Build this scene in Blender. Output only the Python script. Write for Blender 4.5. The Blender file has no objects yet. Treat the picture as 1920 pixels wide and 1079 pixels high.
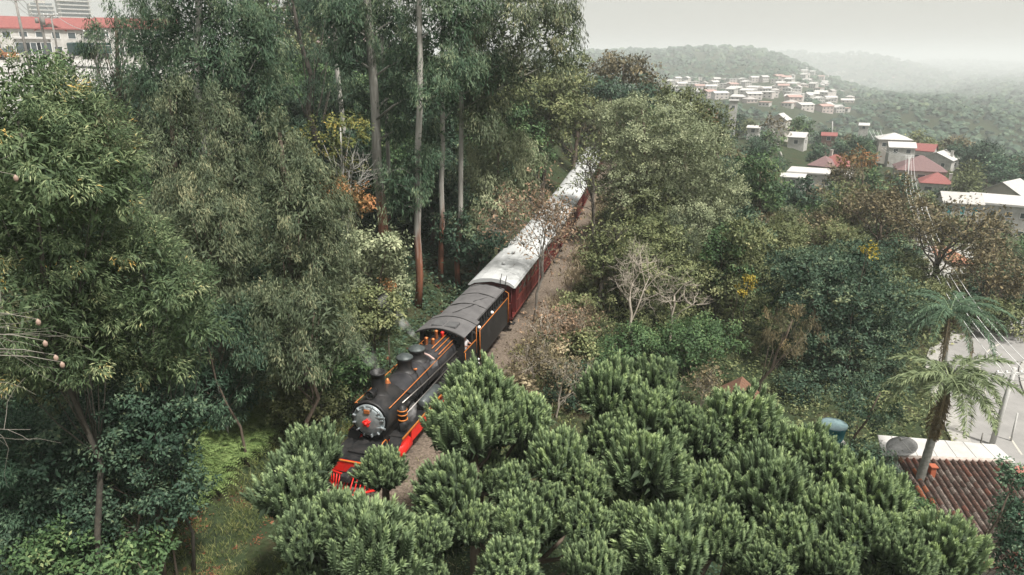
import bpy, math, random, zlib
import numpy as np
from mathutils import Vector, Matrix

sc = bpy.context.scene
COL = sc.collection
R = math.radians
# ------------------------------------------------------------------ camera
CAM_Z = 16.5
FPX = 1280.0                      # focal length in pixels of a 1920 wide frame
PITCH = math.atan((539.5 - 115) / FPX)
cd = bpy.data.cameras.new('camera'); cam = bpy.data.objects.new('camera', cd); COL.objects.link(cam)
cd.sensor_width = 36; cd.lens = FPX / 1920 * 36; cd.clip_start = .5; cd.clip_end = 30000
cam.location = (0, 0, CAM_Z); cam.rotation_euler = (math.pi / 2 - PITCH, 0, 0)
sc.camera = cam
# ------------------------------------------------------------------ sky and sun
SUN_EL, SUN_AZ = R(60), R(136)    # azimuth from +Y towards +X
w = bpy.data.worlds.new('World'); sc.world = w; w.use_nodes = True
nt = w.node_tree; nt.nodes.clear()
sky = nt.nodes.new('ShaderNodeTexSky'); sky.sky_type = 'NISHITA'; sky.sun_disc = False
sky.sun_elevation = SUN_EL; sky.sun_rotation = SUN_AZ; sky.air_density = 1.0; sky.dust_density = 5.0; sky.ozone_density = 1.0
mixw = nt.nodes.new('ShaderNodeMixRGB'); mixw.inputs[0].default_value = .80
mixw.inputs[2].default_value = (3.18, 3.10, 2.80, 1)     # the even cloud cover
bg = nt.nodes.new('ShaderNodeBackground'); bg.inputs[1].default_value = .15
wo = nt.nodes.new('ShaderNodeOutputWorld')
nt.links.new(sky.outputs[0], mixw.inputs[1]); nt.links.new(mixw.outputs[0], bg.inputs[0]); nt.links.new(bg.outputs[0], wo.inputs[0])
sd = bpy.data.lights.new('sun', 'SUN'); sd.energy = 5.0; sd.angle = R(6); sd.color = (1, .965, .91)
so = bpy.data.objects.new('sun', sd); COL.objects.link(so)
sv = Vector((math.sin(SUN_AZ) * math.cos(SUN_EL), math.cos(SUN_AZ) * math.cos(SUN_EL), math.sin(SUN_EL)))
so.rotation_euler = (-sv).to_track_quat('-Z', 'Y').to_euler(); so.location = (0, 0, 200)
vs = sc.view_settings; vs.view_transform = 'Standard'; vs.look = 'None'; vs.exposure = 0.55; vs.gamma = 1
cy = sc.cycles
cy.max_bounces = 6; cy.diffuse_bounces = 2; cy.glossy_bounces = 2; cy.transmission_bounces = 3; cy.transparent_max_bounces = 6; cy.volume_bounces = 3
cy.use_denoising = True

# ------------------------------------------------------------------ helpers
CT, ST = math.cos(PITCH), math.sin(PITCH)
def at(px, py, Y):                # the point seen at a pixel at forward distance Y
    u, v = px - 960, 539.5 - py
    y = v * ST + FPX * CT; z = v * CT - FPX * ST
    t = Y / y
    return Vector((u * t, Y, CAM_Z + z * t))
def pxm(px, py, Y):               # metres per pixel there
    v = 539.5 - py
    return Y / (v * ST + FPX * CT)
def atr(px, py, r):               # same with ground distance r
    p = at(px, py, 1.0); d = math.hypot(p.x, 1.0)
    return at(px, py, r / d)
def rgb(r, g, b): return (r, g, b, 1)

MATS = {}
def mat(name, col, rough=.7, metal=0, col2=None, scale=5, bump=0, spec=.4, emit=None, coat=0, detail=4, rr=.0):
    if name in MATS: return MATS[name]
    m = bpy.data.materials.new(name); m.use_nodes = True; n = m.node_tree.nodes; l = m.node_tree.links
    p = n['Principled BSDF']; p.inputs['Base Color'].default_value = (*col, 1); p.inputs['Roughness'].default_value = rough
    p.inputs['Metallic'].default_value = metal; p.inputs['Specular IOR Level'].default_value = spec
    if coat: p.inputs['Coat Weight'].default_value = coat
    if col2 is not None or bump or rr:
        tc = n.new('ShaderNodeTexCoord'); no = n.new('ShaderNodeTexNoise'); no.inputs['Scale'].default_value = scale
        no.inputs['Detail'].default_value = detail; no.inputs['Roughness'].default_value = .65
        l.new(tc.outputs['Object'], no.inputs['Vector'])
        if col2 is not None:
            cr = n.new('ShaderNodeValToRGB'); cr.color_ramp.elements[0].position = .36; cr.color_ramp.elements[1].position = .64
            cr.color_ramp.elements[0].color = (*col, 1); cr.color_ramp.elements[1].color = (*col2, 1)
            l.new(no.outputs['Fac'], cr.inputs[0]); l.new(cr.outputs[0], p.inputs['Base Color'])
        if rr:
            mr = n.new('ShaderNodeMapRange'); mr.inputs[3].default_value = max(.02, rough - rr); mr.inputs[4].default_value = min(1, rough + rr)
            l.new(no.outputs['Fac'], mr.inputs[0]); l.new(mr.outputs[0], p.inputs['Roughness'])
        if bump:
            bp = n.new('ShaderNodeBump'); bp.inputs['Strength'].default_value = bump; bp.inputs['Distance'].default_value = .05
            l.new(no.outputs['Fac'], bp.inputs['Height']); l.new(bp.outputs[0], p.inputs['Normal'])
    if emit: p.inputs['Emission Color'].default_value = (*emit[:3], 1); p.inputs['Emission Strength'].default_value = emit[3]
    MATS[name] = m; return m

def leafmat(name, cols, trans=.16, rough=.62, spec=.22, k=1.42):
    """cols: list of (pos, colour) over the per-leaf tint"""
    if name in MATS: return MATS[name]
    m = bpy.data.materials.new(name); m.use_nodes = True; n = m.node_tree.nodes; l = m.node_tree.links
    p = n['Principled BSDF']; p.inputs['Roughness'].default_value = rough; p.inputs['Specular IOR Level'].default_value = spec
    a = n.new('ShaderNodeAttribute'); a.attribute_name = 'tint'
    oi = n.new('ShaderNodeObjectInfo')
    ad = n.new('ShaderNodeMath'); ad.operation = 'MULTIPLY_ADD'; ad.inputs[1].default_value = .12; l.new(oi.outputs['Random'], ad.inputs[0])
    su = n.new('ShaderNodeMath'); su.operation = 'SUBTRACT'; su.inputs[1].default_value = .06; l.new(a.outputs['Fac'], su.inputs[0]); l.new(su.outputs[0], ad.inputs[2])
    cr = n.new('ShaderNodeValToRGB'); e = cr.color_ramp.elements
    while len(e) < len(cols): e.new(.5)
    for i, (pos, c) in enumerate(cols): e[i].position = pos; e[i].color = (*[min(.8, q * k * t_ * (.62 + .5 * pos)) for q, t_ in zip(c, (.93, 1.0, .90))], 1)
    l.new(ad.outputs[0], cr.inputs[0]); l.new(cr.outputs[0], p.inputs['Base Color'])
    if trans:
        tr = n.new('ShaderNodeBsdfTranslucent'); mx = n.new('ShaderNodeMixShader'); mx.inputs[0].default_value = trans
        l.new(cr.outputs[0], tr.inputs[0]); l.new(p.outputs[0], mx.inputs[1]); l.new(tr.outputs[0], mx.inputs[2])
        l.new(mx.outputs[0], n['Material Output'].inputs[0])
    MATS[name] = m; return m

def link(o, parent=None):
    COL.objects.link(o)
    if parent is not None: o.parent = parent
    return o
def tag(o, label=None, cat=None, group=None, kind=None):
    if label: o['label'] = label
    if cat: o['category'] = cat
    if group: o['group'] = group
    if kind: o['kind'] = kind
    return o
def empty(name, loc, rz=0, label=None, cat=None, group=None):
    o = bpy.data.objects.new(name, None); COL.objects.link(o); o.location = loc; o.rotation_euler = (0, 0, rz); o.empty_display_size = .2
    return tag(o, label, cat, group)
def inst(name, me, parent, loc=(0, 0, 0), rot=(0, 0, 0), s=(1, 1, 1)):
    o = bpy.data.objects.new(name, me); link(o, parent); o.location = loc; o.rotation_euler = rot; o.scale = s; return o

class MB:
    """collects shapes into one mesh; mi = material slot"""
    def __init__(s): s.v = []; s.f = []; s.m = []; s.sm = []
    def add(s, vs_, fs, mi=0, smooth=False):
        o = len(s.v); s.v += [tuple(x) for x in vs_]
        for f in fs: s.f.append(tuple(i + o for i in f)); s.m.append(mi); s.sm.append(smooth)
        return s
    def box(s, x0, x1, y0, y1, z0, z1, mi=0, bev=0):
        if bev:
            b = min(bev, (x1 - x0) * .4, (y1 - y0) * .4, (z1 - z0) * .4)
            V = []; idx = {}
            for i, (X, sx) in enumerate(((x0, 1), (x1, -1))):
                for j, (Y, sy) in enumerate(((y0, 1), (y1, -1))):
                    for k, (Z, sz) in enumerate(((z0, 1), (z1, -1))):
                        for a in range(3):
                            p = [X + sx * b, Y + sy * b, Z + sz * b]; p[a] = (X, Y, Z)[a]
                            idx[i, j, k, a] = len(V); V.append(p)
            I = idx; F = []
            for a in range(3):
                for e in range(2):
                    o1, o2 = [q for q in range(3) if q != a]
                    q = []
                    for c1, c2 in ((0, 0), (1, 0), (1, 1), (0, 1)):
                        t = [0, 0, 0]; t[a] = e; t[o1] = c1; t[o2] = c2; q.append(I[(*t, a)])
                    F.append(q if (e == 1) == (a != 1) else q[::-1])
            for a in range(3):
                o1, o2 = [q for q in range(3) if q != a]
                for c1 in range(2):
                    for c2 in range(2):
                        t0 = [0, 0, 0]; t1 = [0, 0, 0]; t0[o1] = t1[o1] = c1; t0[o2] = t1[o2] = c2; t1[a] = 1
                        F.append([I[(*t0, o1)], I[(*t1, o1)], I[(*t1, o2)], I[(*t0, o2)]])
            for i in range(2):
                for j in range(2):
                    for k in range(2): F.append([I[i, j, k, 0], I[i, j, k, 1], I[i, j, k, 2]])
            return s.add(V, F, mi)
        V = [(x, y, z) for z in (z0, z1) for y in (y0, y1) for x in (x0, x1)]
        return s.add(V, [(0, 2, 3, 1), (4, 5, 7, 6), (0, 1, 5, 4), (2, 6, 7, 3), (0, 4, 6, 2), (1, 3, 7, 5)], mi)
    def tube(s, pts, rad, n=8, mi=0, caps=True, smooth=True):
        pts = [Vector(p) for p in pts]
        if not hasattr(rad, '__len__'): rad = [rad] * len(pts)
        V = []; F = []; up = Vector((0, 0, 1)); prev = None
        for i, p in enumerate(pts):
            d = (pts[min(i + 1, len(pts) - 1)] - pts[max(i - 1, 0)])
            d = d.normalized() if d.length > 1e-9 else up
            if prev is None:
                a = d.cross(up if abs(d.z) < .9 else Vector((1, 0, 0))).normalized()
            else:
                a = (prev - d * prev.dot(d)); a = a.normalized() if a.length > 1e-6 else d.orthogonal().normalized()
            prev = a; b = d.cross(a)
            for k in range(n):
                t = 2 * math.pi * k / n; V.append(p + (a * math.cos(t) + b * math.sin(t)) * rad[i])
        for i in range(len(pts) - 1):
            for k in range(n):
                F.append((i * n + k, i * n + (k + 1) % n, (i + 1) * n + (k + 1) % n, (i + 1) * n + k))
        s.add(V, F, mi, smooth)
        if caps:
            o = len(s.v) - len(V)
            s.f.append(tuple(o + k for k in range(n))[::-1]); s.m.append(mi); s.sm.append(False)
            s.f.append(tuple(o + (len(pts) - 1) * n + k for k in range(n))); s.m.append(mi); s.sm.append(False)
        return s
    def lathe(s, c, axis, prof, n=24, mi=0, smooth=True):
        """prof: (distance along the axis, radius)"""
        c = Vector(c); ax = Vector(axis).normalized(); a = ax.orthogonal().normalized(); b = ax.cross(a)
        V = []; F = []
        for h, r in prof:
            for k in range(n):
                t = 2 * math.pi * k / n; V.append(c + ax * h + (a * math.cos(t) + b * math.sin(t)) * max(r, 1e-4))
        for i in range(len(prof) - 1):
            for k in range(n): F.append((i * n + k, i * n + (k + 1) % n, (i + 1) * n + (k + 1) % n, (i + 1) * n + k))
        return s.add(V, F, mi, smooth)
    def prism(s, prof, y0, y1, mi=0, axis='y', smooth=False):
        """closed profile of (x,z) run along y (or (y,z) along x)"""
        n = len(prof)
        P = (lambda q, t: (q[0], t, q[1])) if axis == 'y' else (lambda q, t: (t, q[0], q[1]))
        V = [P(q, y0) for q in prof] + [P(q, y1) for q in prof]
        F = [(i, (i + 1) % n, n + (i + 1) % n, n + i) for i in range(n)]
        s.add(V, F, mi, smooth); o = len(s.v) - 2 * n
        s.f.append(tuple(o + i for i in range(n))[::-1]); s.m.append(mi); s.sm.append(False)
        s.f.append(tuple(o + n + i for i in range(n))); s.m.append(mi); s.sm.append(False)
        return s
    def mesh(s, name, mats):
        me = bpy.data.meshes.new(name); me.from_pydata(s.v, [], s.f)
        if not isinstance(mats, (list, tuple)): mats = [mats]
        for m in mats: me.materials.append(m)
        me.polygons.foreach_set('material_index', s.m); me.polygons.foreach_set('use_smooth', s.sm); me.update()
        return me
    def build(s, name, mats, parent=None, loc=(0, 0, 0), rot=(0, 0, 0)):
        o = bpy.data.objects.new(name, s.mesh(name, mats)); link(o, parent); o.location = loc; o.rotation_euler = rot
        return o

def quadmesh(name, V, mats, tint=None, tris=False, smooth=False):
    """V: (N,4,3) array of quads (or (N,3,3))"""
    N, k = V.shape[:2]
    me = bpy.data.meshes.new(name)
    me.vertices.add(N * k); me.vertices.foreach_set('co', np.ascontiguousarray(V, np.float32).ravel())
    me.loops.add(N * k); me.loops.foreach_set('vertex_index', np.arange(N * k, dtype=np.int32))
    me.polygons.add(N); me.polygons.foreach_set('loop_start', np.arange(0, N * k, k, dtype=np.int32))
    if tint is not None:
        a = me.attributes.new('tint', 'FLOAT', 'FACE'); a.data.foreach_set('value', np.ascontiguousarray(tint, np.float32))
    for m in (mats if isinstance(mats, (list, tuple)) else [mats]): me.materials.append(m)
    me.update(calc_edges=True)
    return me

# ------------------------------------------------------------------ terrain
def track_x(Y):
    Y = np.asarray(Y, float); d = np.minimum(np.asarray(Y, float) - 23.0, 0)      # nearer than the engine the line swings under the araucarias
    return .05 * d * d - 5.99 + .165 * (Y - 25) + .16 * 35 * (1 - np.exp(-(Y - 25) / 35.))
def track_dx(Y): return .1 * min(Y - 23.0, 0) + .165 + .16 * math.exp(-(Y - 25) / 35.)
CP = [(0, 3, -2.5), (0, 11, -2.7), (8, 15, -3.8), (-8, 12, -.7), (-15, 10, .6), (18, 24, -4.6), (25, 20, -5), (30, 30, -6), (36, 47, -6.6), (15, 35, -3.3),
      (20, 45, -4), (45, 70, -8), (28, 70, -5), (13, 62, -1.2), (-15, 25, 1.6), (-20, 38, 4), (-30, 28, 5.5), (-12, 45, 1.6), (-25, 70, 6.5), (-45, 70, 9.6),
      (-80, 110, 11), (-60, 92, 10.8), (-50, 150, 12), (-150, 300, 14), (0, 100, 3), (5, 150, 4), (28, 150, 0), (50, 150, -9), (34, 110, -4), (62, 110, -11),
      (100, 160, -15), (98, 105, -20), (65, 135, -11), (85, 205, -9), (92, 250, -9.5), (125, 195, -12), (165, 200, -24), (300, 400, -46), (200, 450, -42),
      (120, 450, -30), (60, 60, -11), (80, 40, -15), (-60, 20, 9), (-30, -30, 2), (40, -30, -9)]
for px, py, r in [(1450, 212, 600), (1450, 160, 950), (1270, 172, 850), (1590, 208, 850), (1350, 150, 1150), (1200, 150, 1150), (1500, 155, 1150), (1560, 172, 1300),
                  (1120, 108, 1550), (1200, 106, 1550), (1280, 103, 1550), (1350, 103, 1550), (1430, 110, 1550), (1500, 132, 1550), (1560, 158, 1550),
                  (1150, 125, 2100), (1300, 122, 2100), (1430, 130, 2100), (1550, 158, 2000), (1650, 160, 2000), (1760, 168, 1700), (1900, 160, 1700),
                  (1420, 103, 3000), (1500, 102, 3000), (1600, 104, 3000), (1680, 112, 3000), (1730, 130, 3000), (1850, 142, 3000), (1500, 125, 3900), (1650, 128, 3900),
                  (1650, 118, 5300), (1800, 114, 5300), (1920, 118, 5300), (1300, 118, 5000), (800, 114, 3000), (300, 112, 2500), (1650, 208, 800), (1850, 235, 700), (1700, 190, 1150)]:
    p = atr(px, py, r if r < 1500 else r * 1.7); CP.append((p.x, p.y, p.z))
for az in (-90, 180, 90, -140, 140): CP.append((800 * math.sin(R(az)), 800 * math.cos(R(az)), 0)); CP.append((5000 * math.sin(R(az)), 5000 * math.cos(R(az)), 10))
CP = np.array(CP, float)
def _wp(x, y):
    r = np.hypot(x, y) + 6.0; L = np.log(r / 6.0)
    return x / r * L * 1.0, y / r * L * 1.0
def _tps(d2): return .5 * d2 * np.log(d2 + 1e-12)
_u, _v = _wp(CP[:, 0], CP[:, 1]); _n = len(CP)
_K = _tps((_u[:, None] - _u) ** 2 + (_v[:, None] - _v) ** 2) + np.eye(_n) * 2e-4
_P = np.stack([np.ones(_n), _u, _v], 1)
_A = np.block([[_K, _P], [_P.T, np.zeros((3, 3))]])
_W = np.linalg.solve(_A, np.concatenate([CP[:, 2], np.zeros(3)]))
ROAD = [(30, 15, -6.2), (29.3, 22, -6.3), (29.8, 30, -6.45), (31.2, 36, -6.6), (33.4, 42, -6.75), (36.2, 48, -6.9), (39.6, 53.0, -7.1), (46, 58, -7.4), (56, 62, -7.9)]
_rd = np.array(ROAD)
_ry = np.linspace(15, 62, 140); _rx = np.interp(_ry, _rd[:, 1], _rd[:, 0]); _rz = np.interp(_ry, _rd[:, 1], _rd[:, 2])
def _sm(a, k=9):
    p = np.pad(a, k // 2, mode='edge'); return np.convolve(p, np.ones(k) / k, 'valid')
_rx, _rz = _sm(_sm(_rx)), _sm(_sm(_rz))
def ss(a, b, x): t = np.clip((x - a) / (b - a), 0, 1); return t * t * (3 - 2 * t)
def T(x, y):
    x = np.atleast_1d(np.asarray(x, float)); y = np.atleast_1d(np.asarray(y, float))
    u, v = _wp(x, y)
    z = np.empty_like(x)
    for i in range(0, len(x), 8000):
        s_ = slice(i, i + 8000)
        z[s_] = _tps((u[s_][:, None] - _u) ** 2 + (v[s_][:, None] - _v) ** 2) @ _W[:_n] + _W[_n] + _W[_n + 1] * u[s_] + _W[_n + 2] * v[s_]
    r = np.hypot(x, y)
    z += (np.sin(x * .21 + 1.3) * np.cos(y * .17) + .6 * np.sin(x * .47 - y * .39)) * .35 * ss(8, 30, r)
    z += np.sin(x * .011 + y * .006) * np.sin(y * .013 - x * .004 + 1) * 5 * ss(350, 900, r)
    # railway formation
    yc = np.clip(y, -10, 170); l = np.abs(x - track_x(yc)) * .97
    k = (1 - ss(3.2, 7.5, l)) * (1 - ss(150, 200, y)) * ss(-30, 5, y)
    z = z * (1 - k) + (-.42) * k
    # the road on the right
    yr = np.clip(y, 15, 62); dx = np.abs(x - np.interp(yr, _ry, _rx)); kr = (1 - ss(3.6, 6.5, dx)) * ss(8, 16, y) * (1 - ss(61, 68, y))
    z = z * (1 - kr) + (np.interp(yr, _ry, _rz) - .12) * kr
    # town plateau upper left
    kp = ss(0, 8, -x - 34) * ss(58, 70, y) * (1 - ss(150, 230, y)) * (1 - ss(130, 170, -x))
    z = z * (1 - kp) + (12.5 + np.clip(y - 66, 0, 55) * .08) * kp
    return z
def Tz(x, y): return float(T(x, y)[0])

def ground_material():
    m = bpy.data.materials.new('ground'); m.use_nodes = True; n = m.node_tree.nodes; l = m.node_tree.links
    p = n['Principled BSDF']; p.inputs['Roughness'].default_value = .95; p.inputs['Specular IOR Level'].default_value = .1
    tc = n.new('ShaderNodeTexCoord')
    a = n.new('ShaderNodeTexNoise'); a.inputs['Scale'].default_value = .35; a.inputs['Detail'].default_value = 8; a.inputs['Roughness'].default_value = .7
    b = n.new('ShaderNodeTexNoise'); b.inputs['Scale'].default_value = 6; b.inputs['Detail'].default_value = 6
    l.new(tc.outputs['Object'], a.inputs['Vector']); l.new(tc.outputs['Object'], b.inputs['Vector'])
    c1 = n.new('ShaderNodeValToRGB'); e = c1.color_ramp.elements
    e[0].position = .32; e[0].color = (.022, .030, .016, 1); e[1].position = .7; e[1].color = (.055, .040, .024, 1)
    q = e.new(.5); q.color = (.034, .048, .022, 1)
    mx = n.new('ShaderNodeMixRGB'); mx.blend_type = 'OVERLAY'; mx.inputs[0].default_value = .6
    l.new(a.outputs['Fac'], c1.inputs[0]); l.new(c1.outputs[0], mx.inputs[1]); l.new(b.outputs['Fac'], mx.inputs[2]); l.new(mx.outputs[0], p.inputs['Base Color'])
    bp = n.new('ShaderNodeBump'); bp.inputs['Strength'].default_value = .8; bp.inputs['Distance'].default_value = .15
    l.new(b.outputs['Fac'], bp.inputs['Height']); l.new(bp.outputs[0], p.inputs['Normal'])
    return m
def make_ground():
    nr, na = 150, 300
    rr = np.concatenate([[0.0], 2.5 * (10500 / 2.5) ** (np.arange(nr) / (nr - 1))])
    # finer in the direction of view
    s_ = np.linspace(-1, 1, na + 1)[:-1]; az = math.pi * (.42 * s_ + .58 * s_ ** 3)
    G = np.array([(r * np.sin(az), r * np.cos(az)) for r in rr[1:]])      # nr,2,na
    X = G[:, 0, :].ravel(); Y = G[:, 1, :].ravel(); Z = T(X, Y)
    V = np.stack([X, Y, Z], 1); V = np.vstack([V, [[0, 0, Tz(0, .01)]]])
    F = []
    for i in range(nr - 1):
        for k in range(na):
            k2 = (k + 1) % na; F.append((i * na + k, (i + 1) * na + k, (i + 1) * na + k2, i * na + k2))
    c = len(V) - 1
    for k in range(na): F.append((c, k, (k + 1) % na))
    me = bpy.data.meshes.new('ground'); me.from_pydata(V.tolist(), [], [f[::-1] for f in F]); me.materials.append(ground_material())
    me.polygons.foreach_set('use_smooth', [True] * len(me.polygons))
    o = bpy.data.objects.new('ground', me); link(o); tag(o, 'brown earth and leaf litter of the wooded hillside', kind='structure')
    return o
make_ground()
# ------------------------------------------------------------------ materials
M_black = mat('black_paint', (.008, .009, .010), .5, 0, (.030, .028, .027), 2.2, .12, .35, rr=.18, detail=9)
M_blackm = mat('black_matte', (.012, .012, .012), .75, 0, (.03, .028, .026), 6, .15, .3)
M_jacket = mat('boiler_jacket', (.028, .028, .031), .34, .3, (.055, .053, .056), 2.2, .05, .6, rr=.12)
M_orange = mat('orange_trim', (.52, .17, .025), .45, 0, (.36, .11, .02), 8)
M_red = mat('red_paint', (.66, .018, .012), .45, 0, (.52, .015, .01), 4, .05)
M_silver = mat('silver_paint', (.25, .29, .30), .42, .5, (.36, .395, .405), 5, .05, rr=.1)
M_steel = mat('steel', (.35, .33, .31), .4, .9, (.22, .2, .18), 9)
M_rust = mat('rusty_steel', (.10, .055, .035), .7, .4, (.16, .09, .06), 20)
M_brass = mat('brass', (.55, .19, .06), .4, .5, (.42, .14, .05), 9)
M_tarp = mat('grey_roof_cloth', (.085, .082, .082), .85, 0, (.12, .116, .115), 1.6, .35)
M_whiteroof = mat('white_roof_paint', (.42, .43, .425), .6, 0, (.48, .49, .48), .8, .04, rr=.15)
M_maroon = mat('maroon_paint', (.065, .009, .009), .5, 0, (.10, .014, .012), 2.5, .05)
M_maroon2 = mat('light_maroon_trim', (.15, .032, .022), .5, 0, (.11, .025, .018), 6)
M_glassd = mat('dark_glass', (.015, .018, .02), .12, 0, spec=.8)
M_white = mat('white_enamel', (.8, .8, .78), .4)
M_lampg = mat('lamp_glow', (.9, .75, .5), .4, emit=(1, .7, .35, 3))
M_ballast = mat('ballast', (.082, .064, .050), .95, 0, (.20, .162, .126), 9, 1.0, .1, detail=10)
M_wood = mat('old_sleeper_wood', (.06, .045, .035), .9, 0, (.1, .08, .065), 12, .5)
M_concrete = mat('concrete', (.36, .35, .32), .9, 0, (.27, .26, .24), 3, .2)
M_asphalt = mat('pale_worn_asphalt', (.22, .215, .205), .9, 0, (.27, .262, .25), .8, .2, .2, detail=9)
M_line = mat('faded_road_paint', (.42, .40, .35), .8)

# ------------------------------------------------------------------ track
S = [0.0]; YS = np.arange(10, 175, .25); XS = track_x(YS)
SL = np.concatenate([[0], np.cumsum(np.hypot(np.diff(XS), np.diff(YS)))])
Y_FRONT = 23.8; S0 = float(np.interp(Y_FRONT, YS, SL))
def on_track(s):                  # s metres behind the buffer beam -> x, y, heading
    y = float(np.interp(S0 + s, SL, YS)); return float(track_x(y)), y, -math.atan(track_dx(y))
def ribbon(prof, s0, s1, n, mb, mi=0, closed=True):
    """prof of (lateral, z) swept along the track"""
    k = len(prof); V = []; F = []
    for i in range(n + 1):
        x, y, h = on_track(s0 + (s1 - s0) * i / n); c, sn = math.cos(h), math.sin(h)
        for l_, z in prof: V.append((x + l_ * c, y + l_ * sn, z))
    for i in range(n):
        for j in range(k if closed else k - 1): F.append((i * k + j, i * k + (j + 1) % k, (i + 1) * k + (j + 1) % k, (i + 1) * k + j))
    mb.add(V, F, mi)
mb = MB(); ribbon([(-3.4, -.55), (-1.7, -.16), (-1.2, -.14), (0, -.16), (1.2, -.14), (1.8, -.16), (4.3, -.55)], -1.7, 120, 90, mb, closed=False)
tag(mb.build('track_bed', M_ballast), 'brown gravel bed of the railway line', kind='structure')
trk = empty('railway_track', (*on_track(0)[:2], 0), 0, 'single railway track with steel rails under the steam train', 'railway track')
for sgn in (-1, 1):
    mb = MB(); q = sgn * .52; ribbon([(q - .035, 0), (q + .035, 0), (q + .035, -.04), (q + .01, -.05), (q + .01, -.11), (q + .06, -.13), (q - .06, -.13), (q - .01, -.11), (q - .01, -.05), (q - .035, -.04)], -1.7, 110, 80, mb)
    o = mb.build('rail', M_rust); o.parent = trk; o.matrix_parent_inverse = trk.matrix_basis.inverted()
sl = MB().box(-.95, .95, -.11, .11, -.2, -.125, bev=.015).mesh('sleeper', M_wood)
x0, y0, _ = on_track(0)
for i in range(-2, 105):
    x, y, h = on_track(i * .68)
    inst('sleeper', sl, trk, (x - x0, y - y0, 0), (0, 0, h))

# ------------------------------------------------------------------ locomotive
x, y, _ = on_track(0.3); xb, yb, _ = on_track(10.8)
hl = -math.atan2(xb - x, yb - y)
loco = empty('steam_locomotive', (x - .3 * -math.sin(hl), y - .3 * math.cos(hl), 0), hl,
             'black steam locomotive with silver smokebox door, orange handrails and red pilot', 'locomotive')
DY = .95
BZ = 2.32                                        # boiler axis
def P(name, mb, m, parent=loco, **k): return mb.build(name, m, parent, **k)
# frame, deck and running boards
P('frame', MB().box(-.55, .55, .15, 11.0, .55, 1.1, bev=.03), M_blackm)
P('front_deck', MB().box(-1.2, 1.2, .13, 1.75, 1.14, 1.2, bev=.02).box(-.6, .6, .6, 1.7, 1.2, 1.34, bev=.04), M_black)
bb = P('buffer_beam', MB().box(-1.25, 1.25, 0, .13, .68, 1.2, bev=.02), M_red)
P('beam_trim', MB().box(-1.27, 1.27, -.03, .03, 1.205, 1.235), M_orange, bb)
for sx in (-1, 1):
    P('lamp', MB().lathe((sx * 1.1, -.03, 1.08), (0, -1, 0), [(0, .001), (0, .06), (.07, .08), (.09, .07), (.1, .001)], 12), M_lampg if sx < 0 else M_white, bb)
    P('lamp_iron', MB().tube([(sx * 1.2, .05, 1.2), (sx * 1.2, .05, 1.5)], .018, 6).tube([(sx * 1.2 + .06 * math.cos(t), .05, 1.56 + .06 * math.sin(t)) for t in np.linspace(-1.57, 4.7, 10)], .015, 5), M_orange, bb)
    P('running_board', MB().box(sx * 1.25 if sx < 0 else .62, -.62 if sx < 0 else 1.25, 1.95, 8.35 + DY, 1.36, 1.42), M_black)
    P('board_trim', MB().box(*(sorted((sx * 1.253, sx * 1.29))), 1.9, 8.35 + DY, 1.37, 1.44), M_orange)
    P('board_step', MB().prism([(1.7, 1.2), (1.76, 1.2), (2.0, 1.42), (1.94, 1.42)], *sorted((sx * .7, sx * 1.25)), axis='x'), M_black)
    # deck handrail loops
    rail = MB()
    rail.tube([(sx * 1.18, .28, 1.2), (sx * 1.18, .28, 2.0), (sx * 1.18, .36, 2.1), (sx * 1.18, .62, 2.1), (sx * 1.18, .72, 2.0), (sx * 1.18, .72, 1.2)], .024, 6)
    P('deck_handrail', rail, M_orange)
    P('deck_handrail', MB().tube([(sx * 1.2, .1, 1.0), (sx * 1.22, .02, 1.55), (sx * 1.22, .2, 1.62), (sx * 1.22, .3, 1.2)], .02, 6), M_orange)
    # boiler handrail with knobs
    hx = sx * .80; hz = BZ + .52
    P('boiler_handrail', MB().tube([(hx, 1.8, hz), (hx, 7.9 + DY, hz + .03)], .02, 6), M_orange)
    for yy in (1.9, 3.4, 5.0, 6.7, 8.5): P('handrail_knob', MB().tube([(hx * .9, yy, hz - .05), (hx, yy, hz)], .022, 6), M_brass)
# pilot (cowcatcher)
pil = P('pilot', MB().tube([(-1.12, -.05, .22), (0, -.95, .18), (1.12, -.05, .22)], .05, 6).tube([(-1.15, -.06, .72), (0, -.35, .78), (1.15, -.06, .72)], .045, 6), M_red)
for i in range(15):
    t = -1 + 2 * i / 14; b = Vector((t * 1.12, -.05 - .9 * (1 - abs(t)), .2)); c = Vector((t * 1.15, -.06 - .29 * (1 - abs(t)), .75))
    P('pilot_bar', MB().tube([b, c], .028, 6), M_red, pil)
P('coupler', MB().box(-.12, .12, -.55, .0, .8, 1.02, bev=.03).box(-.2, .2, -.75, -.5, .74, 1.06, bev=.05), M_blackm)
# boiler
P('smokebox', MB().lathe((0, 1.5, BZ), (0, 1, 0), [(0, .80), (.02, .84), (.06, .85), (1.8, .85), (1.83, .82), (1.9, .81)], 40).box(-.5, .5, 1.7, 3.1, 1.1, 1.75), M_black)
dr = P('smokebox_door', MB().lathe((0, 1.5, BZ), (0, -1, 0), [(-.01, .72), (.03, .72), (.05, .69), (.05, .62), (.09, .60), (.11, .53), (.16, .35), (.18, .12), (.18, .001)], 40), M_silver)
dr_ring = P('door_ring', MB().lathe((0, 1.5, BZ), (0, -1, 0), [(.045, .615), (.075, .63), (.075, .665), (.045, .68)], 40), mat('silver_ring', (.2, .23, .235), .4, .5), dr)
for k in range(12):
    a = k * math.pi / 6 + .2
    P('door_clamp', MB().box(-.03, .03, -.1, .02, -.07, .07, bev=.01), M_silver, dr, loc=(.66 * math.cos(a), 1.5 - .06, BZ + .66 * math.sin(a)), rot=(0, -a + math.pi / 2, 0))
st = [];
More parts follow.
